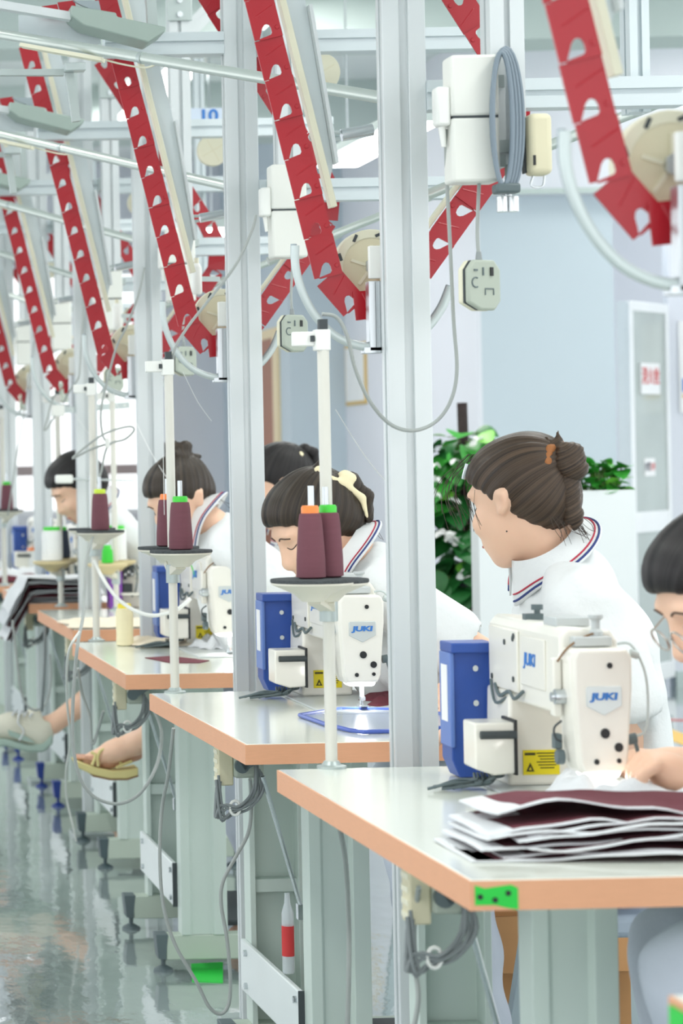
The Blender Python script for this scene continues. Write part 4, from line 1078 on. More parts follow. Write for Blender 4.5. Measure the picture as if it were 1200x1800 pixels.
def crumple(name, lab, x0, x1, y0, y1, h, m_, seed, amp=.02, cat='fabric', group=None, freq=9, edge=True):
    t = thing(name, lab, cat, (x0, y0, TT), group)
    def fn(u, v):
        x = x0 + (x1 - x0) * u; y = y0 + (y1 - y0) * v
        x += .04 * nz(v * 3, seed, 1) * (1 if edge else 0); y += .04 * nz(u * 3, seed, 5) * (1 if edge else 0)
        e = min(1, 6 * u, 6 * (1 - u), 6 * v, 6 * (1 - v))
        r_ = abs(nz(x * freq, y * freq, seed)) + .5 * abs(nz(x * freq * 2.3, y * freq * 2.3, seed + 4))
        return V(x, y, TT + .004 + h * e * .5 + amp * r_ * (.25 + .75 * e))
    m = MB(); grid_sheet(m, fn, 44, 30, .0018); m.build('cloth_sheet', m_, t, world=True, angle=80); return t
crumple('white_cloth_piece', 'crumpled white cloth under the needle of the nearest machine', 1.07, 1.46, 3.36, 3.58, .05, 'white_cloth', 3.1, .06)
crumple('white_cloth_piece', 'smooth white cloth edge in front of the sewing hands on the nearest table', 1.12, 1.50, 3.33, 3.46, .03, 'white_cloth', 8.4, .02)
# template sheet with a blue rim on the second table
pts = [corner(*q) for q in ((527, 1261), (572, 1277), (615, 1288), (640, 1291), (700, 1289), (790, 1283), (800, 1262), (720, 1252), (600, 1250))]
t = thing('template_sheet', 'clear template sheet with a blue rim on the second table', 'template', (pts[0].x, pts[0].y, TT))
def sheet(mb, P, z0, z1):
    n = len(P); mb.add([(p.x, p.y, z0) for p in P] + [(p.x, p.y, z1) for p in P], [tuple(range(n))[::-1], tuple(range(n, 2 * n))] + [(i, (i + 1) % n, (i + 1) % n + n, i + n) for i in range(n)])
cen = sum(pts, V(0, 0, 0)) / len(pts)
m = MB(); sheet(m, [cen + (p - cen) * .97 for p in pts], TT + .0015, TT + .004); m.build('clear_plate', 'clear_sheet', t, world=True)
m = MB(); m.tube([V(p.x, p.y, TT + .0045) for p in pts], .0042, 8, closed=True); m.build('blue_rim', 'blue_sheet', t, world=True)
def flat_piece(name, lab, px, m_, cat='fabric', z=.002, group=None, wav=.0):
    P = [corner(*q) for q in px]
    t = thing(name, lab, cat, (P[0].x, P[0].y, TT), group)
    m = MB(); sheet(m, P, TT + .0004, TT + z); m.build('cloth_sheet', m_, t, world=True); return t
crumple('maroon_piece', 'folded maroon cloth beside the needle of the second machine', 1.215, 1.40, 5.02, 5.20, .02, 'maroon', 4.4, .02)
flat_piece('maroon_piece', 'flat maroon panel lying on the third table', [(255, 1157), (300, 1154), (368, 1162), (352, 1166), (300, 1166)], 'maroon', 'fabric')
crumple('cream_scrap', 'heap of cream scraps beside the cream cone on the third table', .98, 1.22, 6.72, 6.92, .015, 'cream_cloth', 2.2, .03)
crumple('maroon_scrap', 'ruffled maroon and white scraps at the second post, on the third table', 1.20, 1.30, 6.55, 6.72, .02, 'maroon', 6.2, .03, freq=22)
crumple('white_scrap', 'white ruffled scraps behind the second thread stand', 1.13, 1.25, 6.58, 6.76, .02, 'white_cloth', 7.2, .035, freq=22)
crumple('cream_cloth_piece', 'cream cloth spread over the near end of the fourth table', .885, 1.28, 7.50, 7.86, .006, 'cream_cloth', 1.2, .02)
def drape(lab, x0, x1, y0, y1, z, m_, seed, hang, group):
    """cloth lying on the table and falling over its aisle edge"""
    t = thing('draped_fabric', lab, 'fabric', (x0, y0, TT), group)
    xe = .90
    def fn(u, v):
        s = (x1 - x0 + hang) * (1 - u); y = y0 + (y1 - y0) * v + .03 * nz(u * 2, v * 2, seed)
        x = x1 - s; zz = TT + z + .010 * nz(x * 10, y * 7, seed)
        if x < xe + .03:
            e = xe + .03 - x; x2 = xe + .03 - min(e, .9) * .42 - z * .35; zz -= .62 * e + .9 * e * e * .6 - .012 * nz(y * 20, u * 6, seed); x = x2
        return V(x, y + .10 * max(0, (xe - x)), zz)
    m = MB(); grid_sheet(m, fn, 26, 10, .003); m.build('cloth_sheet', m_, t, world=True, angle=80)
dm = ['grey_cloth', 'white_cloth', 'maroon', 'white_cloth', 'grey_cloth', 'maroon', 'white_cloth', 'grey_cloth', 'white_cloth']
dl = ['lowest grey', 'second lowest white', 'lower maroon', 'white middle', 'grey middle', 'upper maroon', 'white upper', 'grey upper', 'topmost white']
for i, m_ in enumerate(dm):
    drape(dl[i] + ' fabric in the draped pile on the fifth table', .80, 1.18 - .008 * i, 8.95 - .012 * i, 9.28 - .01 * i, .006 + .011 * i, m_, 1.7 * i, .07 + .014 * ((i * 5) % 4) - .004 * i, 'draped fabrics on the fifth table')
crumple('white_cloth_piece', 'white cloth heap on the sixth table at the left edge', .93, 1.22, 10.5, 10.8, .05, 'white_cloth', 5.5, .05)
crumple('maroon_piece', 'maroon cloth at the left edge on the sixth table', .92, 1.15, 10.42, 10.55, .03, 'maroon', 5.9, .03)

# ------------------------------------------------------------------ cables
def cable(lab, pts, r_=.0032, m_='grey_cable', n=8, group='grey cables along the work tables'):
    P = [at(*p) for p in pts]
    t = thing('cable', lab, 'cable', P[-1], group)
    m = MB(); m.tube(P, r_, n, sm=7); m.build('cable_run', m_, t, world=True); return t
cable('grey cable looping low across the nearest thick post', [(783, 228, 4.02), (786, 330, 4.05), (791, 430, 4.06), (797, 560, 4.07), (803, 650, 4.08), (792, 705, 4.09), (765, 742, 4.10), (725, 757, 4.10), (685, 745, 4.10), (650, 705, 4.09), (625, 650, 4.08), (610, 590, 4.07), (592, 558, 4.07), (566, 552, 4.066)])
cable('grey cable from the second control box to the second thread stand', [(450, 378, 5.46), (443, 405, 5.46), (415, 465, 5.46), (365, 530, 5.45), (330, 575, 5.44), (308, 612, 5.43), (303, 640, 5.42)])
t = cable('grey cable from the third control box with a tied loop', [(254, 470, 6.92), (243, 520, 6.92), (222, 575, 6.95), (205, 610, 6.98), (190, 665, 7.0), (178, 720, 7.0), (180, 762, 7.0), (190, 780, 6.99)])
lp = [(190, 780, 6.99), (160, 790, 6.98), (128, 806, 6.97), (150, 786, 6.97), (185, 762, 6.97), (225, 750, 6.98), (236, 756, 6.98), (220, 772, 6.98), (190, 784, 6.98), (178, 830, 6.98), (172, 850, 6.98)]
m = MB(); m.tube([at(*p) for p in lp], .0032, 8, sm=7); m.build('tied_loop', 'grey_cable', t, world=True)
m = MB(); m.box(at(189, 779, 6.97), (.012, .014, .03)); m.build('cable_tie', 'white_cable', t, world=True, bevel=.003)
cable('grey cable hanging from the fourth red arm down a post', [(148, 530, 8.3), (144, 590, 8.3), (141, 640, 8.3), (138, 665, 8.3), (124, 685, 8.35), (112, 708, 8.5)])
cable('short grey cable loop under the fourth arm', [(100, 692, 8.5), (92, 705, 8.5), (84, 735, 8.5), (78, 755, 8.5), (84, 752, 8.5), (97, 731, 8.5)])
cable('thin grey cable falling past the fifth post at the left', [(60, 600, 9.7), (50, 680, 9.7), (40, 740, 9.7), (30, 800, 9.7), (18, 880, 9.75), (14, 905, 9.8)], .003)
cable('long grey cable from the third stand sagging below the second table', [(163, 945, 6.9), (152, 985, 6.8), (148, 1040, 6.6), (146, 1085, 6.2), (138, 1125, 5.88), (132, 1180, 5.85), (128, 1250, 5.85), (129, 1310, 5.85), (140, 1365, 5.85), (165, 1400, 5.85), (205, 1413, 5.85), (240, 1400, 5.85), (264, 1370, 5.85), (280, 1330, 5.9), (284, 1285, 6.0), (272, 1250, 6.05)], .0042)
cable('thin pale cable hanging beside the sandal with a white plug', [(140, 1110, 5.87), (120, 1150, 5.9), (118, 1230, 6.5), (124, 1300, 6.9), (117, 1350, 7.1), (117, 1400, 7.3), (128, 1450, 7.35), (134, 1478, 7.4)], .003, 'white_cable')
cable('grey cable hanging from the third table behind the pale column', [(137, 1175, 6.3), (145, 1220, 6.35), (158, 1260, 6.35), (161, 1300, 6.35), (165, 1306, 6.35), (172, 1285, 6.35), (182, 1250, 6.3)], .004)
cable('grey cable hanging in front of the third table columns, down to the floor', [(305, 1280, 5.0), (296, 1360, 5.05), (285, 1420, 5.1), (281, 1500, 5.1), (287, 1590, 5.1), (308, 1660, 5.1), (345, 1725, 5.1), (368, 1770, 5.1), (388, 1782, 5.1), (402, 1765, 5.1), (405, 1720, 5.1), (399, 1650, 5.1), (389, 1590, 5.1), (392, 1550, 5.1), (415, 1505, 5.1), (436, 1465, 5.1), (442, 1420, 5.1), (440, 1370, 5.0)], .0038)
cable('grey cable down the pale column under the nearest table', [(588, 1425, 3.85), (598, 1460, 3.9), (608, 1520, 4.1), (613, 1620, 4.2), (613, 1720, 4.2), (610, 1830, 4.2)], .0042)
cable('grey cable below the bundle of the nearest table', [(736, 1560, 3.3), (728, 1630, 3.4), (730, 1700, 3.5), (735, 1760, 3.5), (722, 1830, 3.5)], .0036)
cable('grey cable loop under the fourth table at the left', [(22, 1090, 8.4), (30, 1160, 8.4), (40, 1225, 8.4), (60, 1248, 8.4), (82, 1235, 8.4), (90, 1195, 8.4), (88, 1150, 8.4)], .004)
cable('dark cable under the fourth table end', [(79, 1100, 8.0), (79, 1150, 8.0), (77, 1200, 8.0), (74, 1250, 8.05)], .005, 'dark_cable')
cable('white cable curving from the third stand to the second post', [(166, 985, 6.95), (180, 1015, 6.9), (205, 1050, 6.7), (235, 1072, 6.5), (270, 1082, 6.3), (310, 1072, 6.2), (335, 1052, 6.2)], .005, 'white_cable')
cable('green cable above the third machine', [(335, 985, 6.62), (342, 1003, 6.62), (347, 1022, 6.6), (352, 1024, 6.6)], .005, 'cap_green')
cable('curved bright cable at the left of the far thread cone', [(96, 900, 9.5), (110, 905, 9.5), (115, 930, 9.5), (116, 955, 9.5)], .004, 'white_cable')
def thread(lab, a, b, D1_, D2_):
    p, q = at(*a, D1_), at(*b, D2_); t = thing('thread', lab, 'thread', q, 'fine threads between stands and machines')
    m = MB(); m.tube([p, p.lerp(q, .5) + V(0, 0, -.01), q], .0007, 5, sm=5); m.build('strand', 'white_thread', t, world=True)
thread('fine white thread slanting down past the fourth post', (110, 690), (170, 780), 8.5, 8.4)
thread('fine white thread from the third stand top', (200, 690), (212, 722), 7.0, 7.0)
thread('fine white thread beside the second post', (238, 740), (300, 850), 6.9, 6.4)
thread('fine white thread crossing below the second hand switch', (322, 655), (372, 740), 5.5, 5.8)
thread('fine thread beside the nearest stand', (590, 720), (690, 860), 4.2, 4.6)
thread('fine thread hanging from the second stand', (287, 800), (289, 905), 5.45, 5.4)

# ------------------------------------------------------------------ under the tables
p = at(850, 1612, 4.80)
t = thing('cardboard_box', 'brown cardboard box on the floor behind the nearest table leg', 'box', (p.x, 4.80, 0))
BW, BH, BD = at(1106, 1612, 4.80).x - p.x, p.z, .22
m = MB(); m.span((0, 0, 0), (BW, .004, BH)); m.span((0, BD - .004, 0), (BW, BD, BH)); m.span((0, .004, 0), (.004, BD - .004, BH)); m.span((BW - .004, .004, 0), (BW, BD - .004, BH)); m.span((.004, .004, 0), (BW - .004, BD - .004, .004)); m.build('box_body', 'carton', t)
m = MB(); m.add([(0, 0, BH), (BW, 0, BH), (BW + .01, -.05, BH - .10), (-.01, -.05, BH - .10), (0, .003, BH), (BW, .003, BH), (BW + .01, -.047, BH - .103), (-.01, -.047, BH - .103)], [(0, 1, 2, 3), (7, 6, 5, 4), (0, 4, 5, 1), (1, 5, 6, 2), (2, 6, 7, 3), (3, 7, 4, 0)]); m.build('front_flap', 'carton', t)
m = MB(); m.span((.004, BD - .004, BH), (BW - .004, BD, BH + .08)); m.build('back_flap', 'carton', t)
m = MB(); m.span((BW * .45, -.001, 0), (BW * .45 + .05, 0, BH)); m.build('tape', 'carton_tape', t)
def stool(lab, x, y, h, m_='zinc', w_=.3):
    t = thing('stool', lab, 'stool', (x, y, 0), 'metal work stools')
    mb = MB(); mb.span((-w_ / 2, -w_ / 2, h - .04), (w_ / 2, w_ / 2, h)); mb.build('seat', 'cushion', t, bevel=.012)
    for a in (-1, 1):
        for b in (-1, 1):
            mb = MB(); mb.bar((a * w_ * .40, b * w_ * .40, h - .04), (a * w_ * .62, b * w_ * .55, .02), .026, .026); lg = mb.build('leg', 'stool_grey', t, bevel=.002)
            mb = MB(); mb.bar((a * w_ * .618, b * w_ * .549, .025), (a * w_ * .625, b * w_ * .552, 0), .032, .032); mb.build('rubber_foot', 'black', lg)
        mb = MB(); mb.bar((a * w_ * .52, -w_ * .46, .2), (a * w_ * .52, w_ * .46, .2), .018, .018); mb.build('stretcher', 'stool_grey', t)
    return t
stool('grey metal stool under the near worker at the right edge', 1.62, 3.42, .50)
stool('grey metal stool behind the box, under the woman with the claw clip', 1.68, 5.24, .47)
stool('grey metal stool under the woman with the scrunchie', 1.62, 7.06, .49)
# plush slippers
for k, (px, py, lab) in enumerate(((668, 1785, 'cream plush slipper with a dark paw print at the bottom centre'), (648, 1768, 'brown furry slipper tip at the bottom centre'))):
    D = 5.15 + .12 * k; q = at(px, py, D)
    t = thing('slipper', lab, 'slipper', (q.x, D, 0), 'slippers under the second table')
    mc = 'slipper_cream' if k == 0 else 'slipper_brown'
    m = MB(); m.ell((0, 0, .035), (.05, .11, .04)); m.ell((0, -.05, .04), (.046, .06, .045)); m.build('upper', mc, t)
    m = MB(); m.lathe([(.0, 0), (.05, 0), (.05, .014), (0, .014)], (0, 0, 0), None, 20); m.build('sole', 'sole_brown', t)
    if k == 0:
        m = MB(); m.ell((-.01, -.106, .05), (.008, .004, .007)); 
        for a in (-.012, -.004, .004, .012): m.ell((-.01 + a, -.103, .060 - abs(a) * .3), (.0028, .003, .0035), None, 8, 6)
        m.build('paw_print', 'black', t)
# green tape and a red-capped sealant tube beside the frames
q = fl(355, 1718)
t = thing('floor_tape', 'green tape patch on the floor beside the third table foot', 'tape', (q.x, q.y, 0))
P = [fl(*c) for c in ((336, 1695), (392, 1692), (392, 1728), (338, 1726))]
m = MB(); m.add([(p.x, p.y, 0) for p in P] + [(p.x, p.y, .002) for p in P], [(3, 2, 1, 0), (4, 5, 6, 7), (0, 1, 5, 4), (1, 2, 6, 5), (2, 3, 7, 6), (3, 0, 4, 7)]); m.build('tape', 'green_tape', t, world=True)
q = at(506, 1640, 4.9)
t = thing('spray_bottle', 'narrow bottle with a red label hanging beside the second table column', 'bottle', (q.x, 4.9, q.z - .08))
m = MB(); m.lathe([(.010, 0), (.012, .004), (.012, .12), (.006, .14), (.005, .16)], n=16); m.build('bottle_body', 'clear_bottle', t)
m = MB(); m.lathe([(.0125, .035), (.0125, .095), (.011, .095), (.011, .035)], n=16); m.build('red_label', 'ink_red', t)
# ------------------------------------------------------------------ people: implicit surfaces meshed with surface nets
def _arr(v): return np.array(v, dtype=np.float32)
def cap(a, b, ra, rb=None): return ('cap', _arr(a), _arr(b), ra, ra if rb is None else rb)
def ell(c, r, M=None): return ('ell', _arr(c), _arr(r), None if M is None else np.array(M, dtype=np.float32))
def prim_box(p):
    if p[0] == 'cap':
        r = max(p[3], p[4]); return np.minimum(p[1], p[2]) - r, np.maximum(p[1], p[2]) + r
    r = max(p[2]); return p[1] - r, p[1] + r
def prim_d(p, P):
    if p[0] == 'cap':
        a, b = p[1], p[2]; ab = b - a; L = float(ab @ ab) + 1e-12
        t = np.clip(((P - a) @ ab) / L, 0, 1)
        return np.linalg.norm(P - a - t[..., None] * ab, axis=-1) - (p[3] + (p[4] - p[3]) * t)
    q = P - p[1]
    if p[3] is not None: q = q @ p[3]           # world -> local (columns of M are the local axes)
    k0 = np.linalg.norm(q / p[2], axis=-1); k1 = np.linalg.norm(q / (p[2] ** 2), axis=-1) + 1e-9
    return k0 * (k0 - 1) / k1
def sdf_mesh(add, vox, k=.02, sub=(), planes=(), ksub=.01):
    lo = np.min([prim_box(p)[0] for p in add], axis=0) - 3 * vox - .01; hi = np.max([prim_box(p)[1] for p in add], axis=0) + 3 * vox + .01
    n = np.ceil((hi - lo) / vox).astype(int) + 1
    G = np.full(tuple(n), 1.0, dtype=np.float32)
    ax = [lo[i] + vox * np.arange(n[i], dtype=np.float32) for i in range(3)]
    def block(p, mg):
        b0, b1 = prim_box(p); i0 = np.maximum(((b0 - mg - lo) / vox).astype(int), 0); i1 = np.minimum(((b1 + mg - lo) / vox).astype(int) + 2, n)
        sl = tuple(slice(int(a), int(b)) for a, b in zip(i0, i1))
        X, Y, Z = np.meshgrid(ax[0][sl[0]], ax[1][sl[1]], ax[2][sl[2]], indexing='ij')
        return sl, np.stack([X, Y, Z], -1)
    for p in add:
        kk = k if len(p) < 6 else p[5]
        sl, P = block(p, kk + 2 * vox)
        if P.size == 0: continue
        d = prim_d(p, P); g = G[sl]; h = np.maximum(kk - np.abs(g - d), 0) / kk
        G[sl] = np.minimum(g, d) - h * h * kk * .25
    for p in sub:
        sl, P = block(p, ksub + 2 * vox)
        if P.size == 0: continue
        d = -prim_d(p, P); g = G[sl]; h = np.maximum(ksub - np.abs(g - d), 0) / ksub
        G[sl] = np.maximum(g, d) + h * h * ksub * .25
    if planes:
        X, Y, Z = np.meshgrid(*ax, indexing='ij')
        for pt, nn in planes:                   # keeps the side the normal points to
            d = -((X - pt[0]) * nn[0] + (Y - pt[1]) * nn[1] + (Z - pt[2]) * nn[2]); G = np.maximum(G, d)
    s = G < 0
    c = np.zeros(tuple(n - 1), dtype=np.int8)
    for i in (0, 1):
        for j in (0, 1):
            for l in (0, 1): c += s[i:n[0] - 1 + i, j:n[1] - 1 + j, l:n[2] - 1 + l]
    act = (c > 0) & (c < 8); idx = np.argwhere(act); N = len(idx)
    ids = np.full(act.shape, -1, dtype=np.int64); ids[act] = np.arange(N)
    acc = np.zeros((N, 3)); cnt = np.zeros(N)
    corners = [(0, 0, 0), (1, 0, 0), (0, 1, 0), (1, 1, 0), (0, 0, 1), (1, 0, 1), (0, 1, 1), (1, 1, 1)]
    for a in range(8):
        for b in range(a + 1, 8):
            A, B = np.array(corners[a]), np.array(corners[b])
            if np.abs(A - B).sum() != 1: continue
            va = G[idx[:, 0] + A[0], idx[:, 1] + A[1], idx[:, 2] + A[2]]; vb = G[idx[:, 0] + B[0], idx[:, 1] + B[1], idx[:, 2] + B[2]]
            m = (va < 0) != (vb < 0); t = np.where(m, va / np.where(m, va - vb, 1), 0)
            acc += np.where(m[:, None], A + t[:, None] * (B - A), 0); cnt += m
    verts = lo + vox * (idx + acc / np.maximum(cnt, 1)[:, None])
    faces = []
    for d in range(3):
        e1, e2 = [(1, 2), (2, 0), (0, 1)][d]
        S0 = [slice(1, None)] * 3; S0[d] = slice(0, None)
        a_sl = [slice(1, n[i] - 1) for i in range(3)]; a_sl[d] = slice(0, n[d] - 1)
        b_sl = list(a_sl); b_sl[d] = slice(1, n[d])
        sa, sb = s[tuple(a_sl)], s[tuple(b_sl)]
        ch = np.argwhere(sa != sb)
        if not len(ch): continue
        o = np.array([1, 1, 1]); o[d] = 0
        base = ch + o; flip = sa[tuple(ch.T)]
        def cell(da, db):
            q = base.copy(); q[:, e1] -= da; q[:, e2] -= db; return ids[q[:, 0], q[:, 1], q[:, 2]]
        q = np.stack([cell(1, 1), cell(0, 1), cell(0, 0), cell(1, 0)], 1)
        q[~flip] = q[~flip][:, ::-1]
        faces.append(q[(q >= 0).all(1)])
    return verts, np.concatenate(faces)
def sdf_at(add, P, k=.016, sub=(), ksub=.008):
    G = np.full(P.shape[:-1], 1.0, dtype=np.float32)
    for p in add: d = prim_d(p, P); kk = k if len(p) < 6 else p[5]; h = np.maximum(kk - np.abs(G - d), 0) / kk; G = np.minimum(G, d) - h * h * kk * .25
    for p in sub: d = -prim_d(p, P); h = np.maximum(ksub - np.abs(G - d), 0) / ksub; G = np.maximum(G, d) + h * h * ksub * .25
    return G
def np_object(name, verts, faces, m_, parent, smooth_iter=1, disp=None, strand=None):
    off = np.array(root_of(parent).location)
    v = np.asarray(verts, dtype=np.float64); f = np.asarray(faces)
    # light Laplacian smoothing
    if smooth_iter:
        e = np.concatenate([f[:, [0, 1]], f[:, [1, 2]], f[:, [2, 3]], f[:, [3, 0]]]); e = np.concatenate([e, e[:, ::-1]])
        deg = np.bincount(e[:, 0], minlength=len(v)).astype(float)
        for _ in range(smooth_iter):
            a = np.stack([np.bincount(e[:, 0], weights=v[e[:, 1], i], minlength=len(v)) for i in range(3)], 1) / np.maximum(deg, 1)[:, None]
            v = v * .5 + a * .5
    if disp is not None:
        n0 = np.cross(v[f[:, 2]] - v[f[:, 0]], v[f[:, 3]] - v[f[:, 1]]); nr = np.zeros_like(v)
        for i in range(4): np.add.at(nr, f[:, i], n0)
        nr /= np.linalg.norm(nr, axis=1)[:, None] + 1e-12
        v = v + nr * disp(v)[:, None]
    me = bpy.data.meshes.new(name); me.from_pydata((v - off).tolist(), [], f.tolist())
    me.materials.append(MATS[m_]); me.polygons.foreach_set('use_smooth', [True] * len(me.polygons))
    if strand is not None:
        at_ = me.attributes.new('strand', 'FLOAT', 'POINT'); at_.data.foreach_set('value', strand(v).astype(np.float32))
    o = bpy.data.objects.new(name, me); COL.objects.link(o); o.parent = parent
    return o
def vnoise(q, seed):
    """cheap smooth 1-D noise on an array"""
    r_ = np.random.RandomState(seed); T = r_.rand(4096); i = np.floor(q).astype(int); t = q - i; t = t * t * (3 - 2 * t)
    return T[i % 4096] * (1 - t) + T[(i + 1) % 4096] * t
def hair_mat(name, dark, light):
    m = bpy.data.materials.new(name); m.use_nodes = True; nt = m.node_tree; b = nt.nodes['Principled BSDF']
    a = nt.nodes.new('ShaderNodeAttribute'); a.attribute_name = 'strand'
    def n1(scale, det):
        mu = nt.nodes.new('ShaderNodeMath'); mu.operation = 'MULTIPLY'; mu.inputs[1].default_value = scale; nt.links.new(a.outputs['Fac'], mu.inputs[0])
        n = nt.nodes.new('ShaderNodeTexNoise'); n.noise_dimensions = '1D'; n.inputs['Scale'].default_value = 1.0; n.inputs['Detail'].default_value = det
        nt.links.new(mu.outputs[0], n.inputs['W']); return n
    na_, nb_ = n1(9, 2), n1(60, 3)
    mx = nt.nodes.new('ShaderNodeMath'); mx.operation = 'MULTIPLY_ADD'; mx.inputs[1].default_value = .55; nt.links.new(na_.outputs['Fac'], mx.inputs[0])
    m2 = nt.nodes.new('ShaderNodeMath'); m2.operation = 'MULTIPLY'; m2.inputs[1].default_value = .45; nt.links.new(nb_.outputs['Fac'], m2.inputs[0]); nt.links.new(m2.outputs[0], mx.inputs[2])
    cr = nt.nodes.new('ShaderNodeValToRGB'); cr.color_ramp.elements[0].color = (*hexc(dark), 1); cr.color_ramp.elements[1].color = (*hexc(light), 1)
    cr.color_ramp.elements[0].position = .36; cr.color_ramp.elements[1].position = .68
    nt.links.new(mx.outputs[0], cr.inputs[0]); nt.links.new(cr.outputs[0], b.inputs['Base Color'])
    b.inputs['Roughness'].default_value = .45; b.inputs['Specular IOR Level'].default_value = .35
    bp = nt.nodes.new('ShaderNodeBump'); bp.inputs['Strength'].default_value = .45; bp.inputs['Distance'].default_value = .003
    nt.links.new(mx.outputs[0], bp.inputs['Height']); nt.links.new(bp.outputs[0], b.inputs['Normal'])
    MATS[name] = m
hair_mat('h_brown', '#221a15', '#5f4d3d'); hair_mat('h_dark', '#1d1815', '#4a3f33'); hair_mat('h_black', '#121112', '#2e2a2a')

def frame_of(f, up=(0, 0, 1), roll=0.0):
    f = Vector(f).normalized(); l = Vector(up).cross(f).normalized(); u = f.cross(l)
    return Matrix((f, l, u)).transposed()          # columns: forward, left, up

def person(lab, C, f, hs, nb, chest, pelvis, bf, arms, legs, vox=.006, hair='h_dark', flow=(-.09, 0, .06), bun=None, sleeve=.62, shirt=True, hand=None, group='women at the sewing tables in white shirts', pants='pants_grey', sw=.165, upv=(0, 0, 1), feet=True, bangs=0, pfrac=(.86, .86)):
    ground = V(pelvis[0], pelvis[1], 0)
    t = thing('person', lab, 'person', ground, group)
    Hm = frame_of(f, upv); C = Vector(C); nb = Vector(nb); chest = Vector(chest); pelvis = Vector(pelvis)
    H = lambda x, y, z: C + Hm @ (Vector((x, y, z)) * hs)
    HM = [[Hm[r][c] for c in range(3)] for r in range(3)]
    def he(c, r): return ell(H(*c), [q * hs for q in r], HM)
    bl = Vector((0, 0, 1)).cross(Vector(bf)).normalized()    # person's left
    bfv = Vector(bf).normalized()
    head = [he((-.012, 0, .035), (.096, .076, .084)), he((.030, 0, -.030), (.062, .062, .078)), he((.045, 0, -.078), (.036, .040, .032)), he((.060, 0, -.098), (.018, .022, .016)),
            cap(H(.082, 0, .012), H(.099, 0, -.030), .008 * hs, .011 * hs), he((.092, .010, -.034), (.010, .009, .008)), he((.092, -.010, -.034), (.010, .009, .008)),
            he((.078, 0, -.062), (.014, .022, .008)), he((.072, 0, -.074), (.014, .018, .008)), he((.062, .036, -.028), (.024, .024, .022)), he((.062, -.036, -.028), (.024, .024, .022)),
            he((.068, .028, .030), (.020, .028, .012)), he((.068, -.028, .030), (.020, .028, .012))]
    head = [p if i < 2 else (*p, None)[:5] + (() if p[0] == 'cap' else ()) for i, p in enumerate(head)]
    ears = []
    for s in (1, -1):
        ears += [cap(H(-.006, s * .073, .013), H(-.001, s * .075, -.020), .010 * hs, .007 * hs), cap(H(-.018, s * .080, .013), H(-.012, s * .079, -.010), .006 * hs, .005 * hs)]
    sub = [he((.092, s * .031, .006), (.012, .015, .009)) for s in (1, -1)] + [he((-.004, s * .086, -.001), (.008, .007, .011)) for s in (1, -1)]
    neck = [cap(nb - (C - nb) * .02, H(-.015, 0, -.045), .049, .046)]
    dT = (chest - nb).normalized()
    sl, sr = nb + bl * sw + dT * .062 - V(0, 0, .012), nb - bl * sw + dT * .062 - V(0, 0, .012)
    torso = [cap(chest, pelvis, .105, .115), cap(nb + dT * .08, chest, .078, .11), cap(sl * .92 + nb * .08 - V(0, 0, .004), nb + dT * .05, .044, .048), cap(sr * .92 + nb * .08 - V(0, 0, .004), nb + dT * .05, .044, .048),
             cap(chest + bl * .07, pelvis + bl * .07, .09, .10), cap(chest - bl * .07, pelvis - bl * .07, .09, .10)]
    limbs = []
    for (e, wv), s0 in zip(arms, (sl, sr)):
        limbs += [cap(s0, e, .046, .037), cap(e, wv, .037, .025)]
        wv, e = Vector(wv), Vector(e)
    hands = []
    for i, (e, wv) in enumerate(arms):
        e, wv = Vector(e), Vector(wv); d = (wv - e).normalized(); side = d.cross(V(0, 0, 1)).normalized()
        if hand and i == 0: hands += hand; continue
        pc = wv + d * .045
        hands += [cap(wv, pc, .022, .026), cap(pc + side * .012, pc + side * .014 + d * .03, .016, .014), cap(pc - side * .014, pc - side * .016 + d * .03, .016, .014)]
        for q in range(4):
            r0 = pc + side * (.024 - .016 * q) + d * .030; Lf = (.062, .070, .066, .052)[q]
            k1 = r0 + d * Lf * .5 + V(0, 0, .002); k2 = r0 + d * Lf * .9 - V(0, 0, .018)
            hands += [('cap', _arr(r0), _arr(k1), .0088, .0082, .004), ('cap', _arr(k1), _arr(k2), .0082, .0065, .004)]
        sg = 1 if i == 0 else -1
        th0 = wv + d * .02 + side * .022 * sg; th1 = th0 + d * .03 + side * .022 * sg - V(0, 0, .008); th2 = th1 + d * .028 - V(0, 0, .010)
        hands += [('cap', _arr(th0), _arr(th1), .012, .010, .006), ('cap', _arr(th1), _arr(th2), .010, .008, .004)]
    lg = []
    for (kn, an, toe), s in zip(legs, (1, -1)):
        hip = pelvis + bl * .085 * s
        lg += [cap(hip, kn, .082, .056), cap(kn, Vector(kn).lerp(Vector(an), .35), .054, .052), cap(Vector(kn).lerp(Vector(an), .35), an, .050, .032), cap(an, Vector(an).lerp(Vector(toe), .5) , .034, .032), cap(Vector(an).lerp(Vector(toe), .4), toe, .032, .022)]
    v, fcs = sdf_mesh(head + ears + neck + torso + limbs + hands + lg, vox, .016, sub, ksub=.008)
    np_object('body', v, fcs, 'skin', t, 1)
    # face details, laid on the skin
    xs_ = np.linspace(.135, .02, 231)
    def FS(y, z, lift=.0004):
        P = np.array([H(x, y, z) for x in xs_], dtype=np.float32); d = sdf_at(head, P, .016, sub)
        i = int(np.argmax(d < .0)); return H(xs_[i] + lift, y, z)
    for s in (1, -1):
        m = MB(); m.tube([FS(s * q, z) for q, z in ((.018, .004), (.024, -.0005), (.031, -.002), (.038, -.0005), (.045, .004))], .0013 * hs, 6, sm=3); m.build('eyelid_line', 'eye_dark', t, world=True)
        m = MB(); m.tube([FS(s * q, z) for q, z in ((.014, .025), (.022, .029), (.032, .031), (.043, .028), (.050, .023))], .0018 * hs, 6, sm=3); m.build('eyebrow', 'h_brow', t, world=True)
